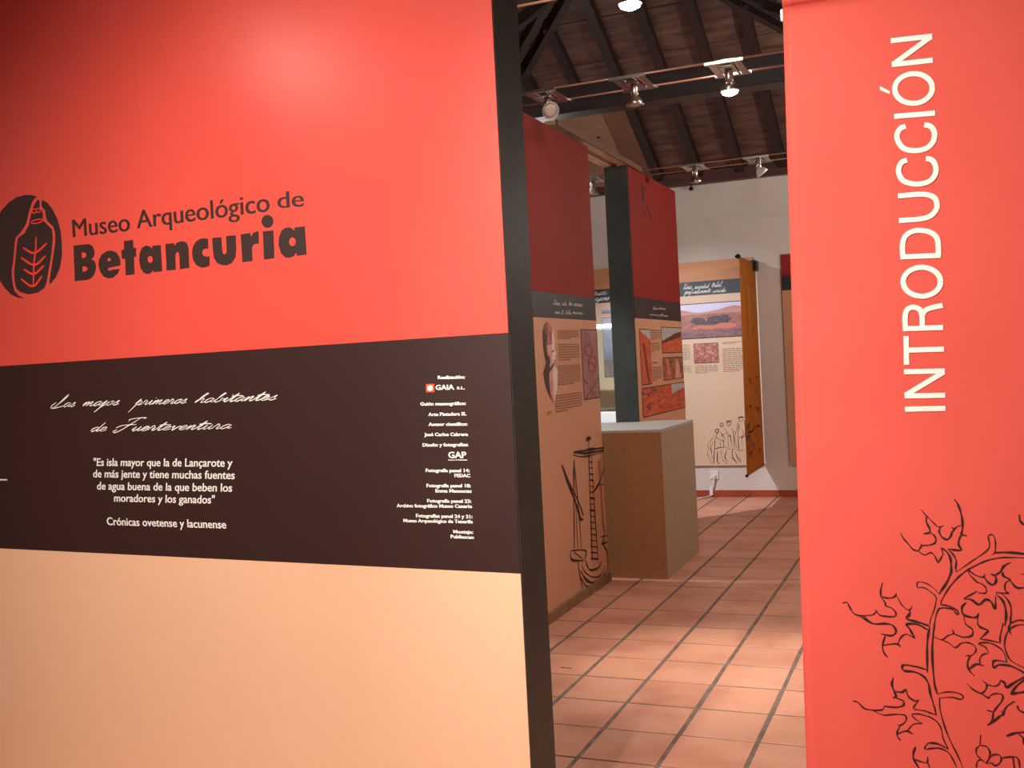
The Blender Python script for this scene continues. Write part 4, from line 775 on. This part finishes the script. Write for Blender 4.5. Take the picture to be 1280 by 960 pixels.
# ------------------------------------------------------------------ low-voltage cables and their lamps
def cable(y, z, label, dz=0):
    o = tag(tube('suspension_cable', [(XL, y, z), (XL/2, y, z-.006+dz), (XR, y, z)], .0065, M['cable']), label, 'cable', 'lamp cables strung across the room'); return o
cable(5.43, 3.0, 'upper of the two near lamp cables crossing the room in front of the tie beam')
cable(5.70, 3.0, 'lower of the two near lamp cables crossing the room in front of the tie beam')
cable(8.20, 3.0, 'upper of the two far lamp cables by the back wall')
cable(8.44, 3.0, 'lower of the two far lamp cables by the back wall')
cable(4.02, 3.06, 'lamp cable crossing overhead above the corridor, farther one')
cable(4.28, 3.06, 'lamp cable crossing overhead above the corridor, nearer one')

def lamp(x, y0, y1, z, label, lit=False, axis=(0, 0, -1), glass='metal', group=None):
    yc = (y0+y1)/2
    o = empty('cable_lamp', (x, yc, z), label, 'lamp', group or 'small lamps clipped to the cables')
    # slotted bracket bridging the two cables
    V, Fc = [], []
    def bar(xa, xb, ya_, yb2, za, zb):
        q = len(V); V.extend([(xa, ya_, za), (xb, ya_, za), (xb, yb2, za), (xa, yb2, za), (xa, ya_, zb), (xb, ya_, zb), (xb, yb2, zb), (xa, yb2, zb)]); Fc.extend([tuple(q+i for i in f) for f in BOXF])
    size = .86; L = .115*size
    bar(x-L, x+L, y0-.012, y0+.012, z-.012, z+.002)
    bar(x-L, x+L, y1-.012, y1+.012, z-.012, z+.002)
    for xx in (-.088, -.066, .066, .088):
        bar(x+xx*size-.009, x+xx*size+.009, y0+.012, y1-.012, z-.010, z-.002)
    bar(x-.04, x+.04, yc-.055, yc+.055, z-.014, z-.002)
    bar(x-.04, x-.028, y0+.012, y1-.012, z-.010, z-.002); bar(x+.028, x+.04, y0+.012, y1-.012, z-.010, z-.002)
    mesh_obj('bracket', V, Fc, M['metal'], o)
    c = Vector((x, yc, z-.014)); ax = Vector(axis).normalized()
    lathe('socket', [(.018, 0), (.022, .006), (.022, .05), (.016, .062)], c, (0, 0, -1), M['metal'], o, 16)
    h = c+Vector((0, 0, -.062))
    lathe('reflector', [(.016, -.006), (.030, .01), (.044, .03), (.050, .05), (.047, .052), (.040, .032), (.022, .014)], h, ax, M[glass], o, 20)
    lathe('bulb', [(.004, .010), (.030, .034), (.043, .047), (.040, .060), (.02, .070)] if lit else [(.004, .010), (.030, .034), (.040, .047), (.02, .052)], h, ax, M['bulb' if lit else 'lampglass'], o, 16)
    return o
lamp(-1.515, 5.43, 5.70, 2.996, 'unlit cable lamp with slotted bracket on the near cables, left of the glowing one')
lamp(-1.0, 5.43, 5.70, 2.996, 'brightly glowing cable lamp on the near cables', lit=True)
lamp(-2.02, 5.43, 5.70, 2.996, 'pale tilted cable lamp on the near cables above the red partition', axis=(.6, -.7, -.4), glass='lampglass')
lamp(-1.13, 4.02, 4.28, 3.056, 'glowing cable lamp at the top edge of the picture', lit=True)
lamp(-1.80, 8.20, 8.44, 2.996, 'small unlit cable lamp on the far cables, middle one')
lamp(-1.30, 8.20, 8.44, 2.996, 'small cable lamp with tilted dish on the far cables, nearest the red banner', axis=(.55, .2, -.8), glass='plastic')
lamp(-2.66, 8.20, 8.44, 2.996, 'white cable lamp seen through the gap beside the dark post', glass='plastic')
lamp(-3.05, 8.20, 8.44, 2.996, 'lit cable lamp on the far cables behind the second red partition', lit=True)
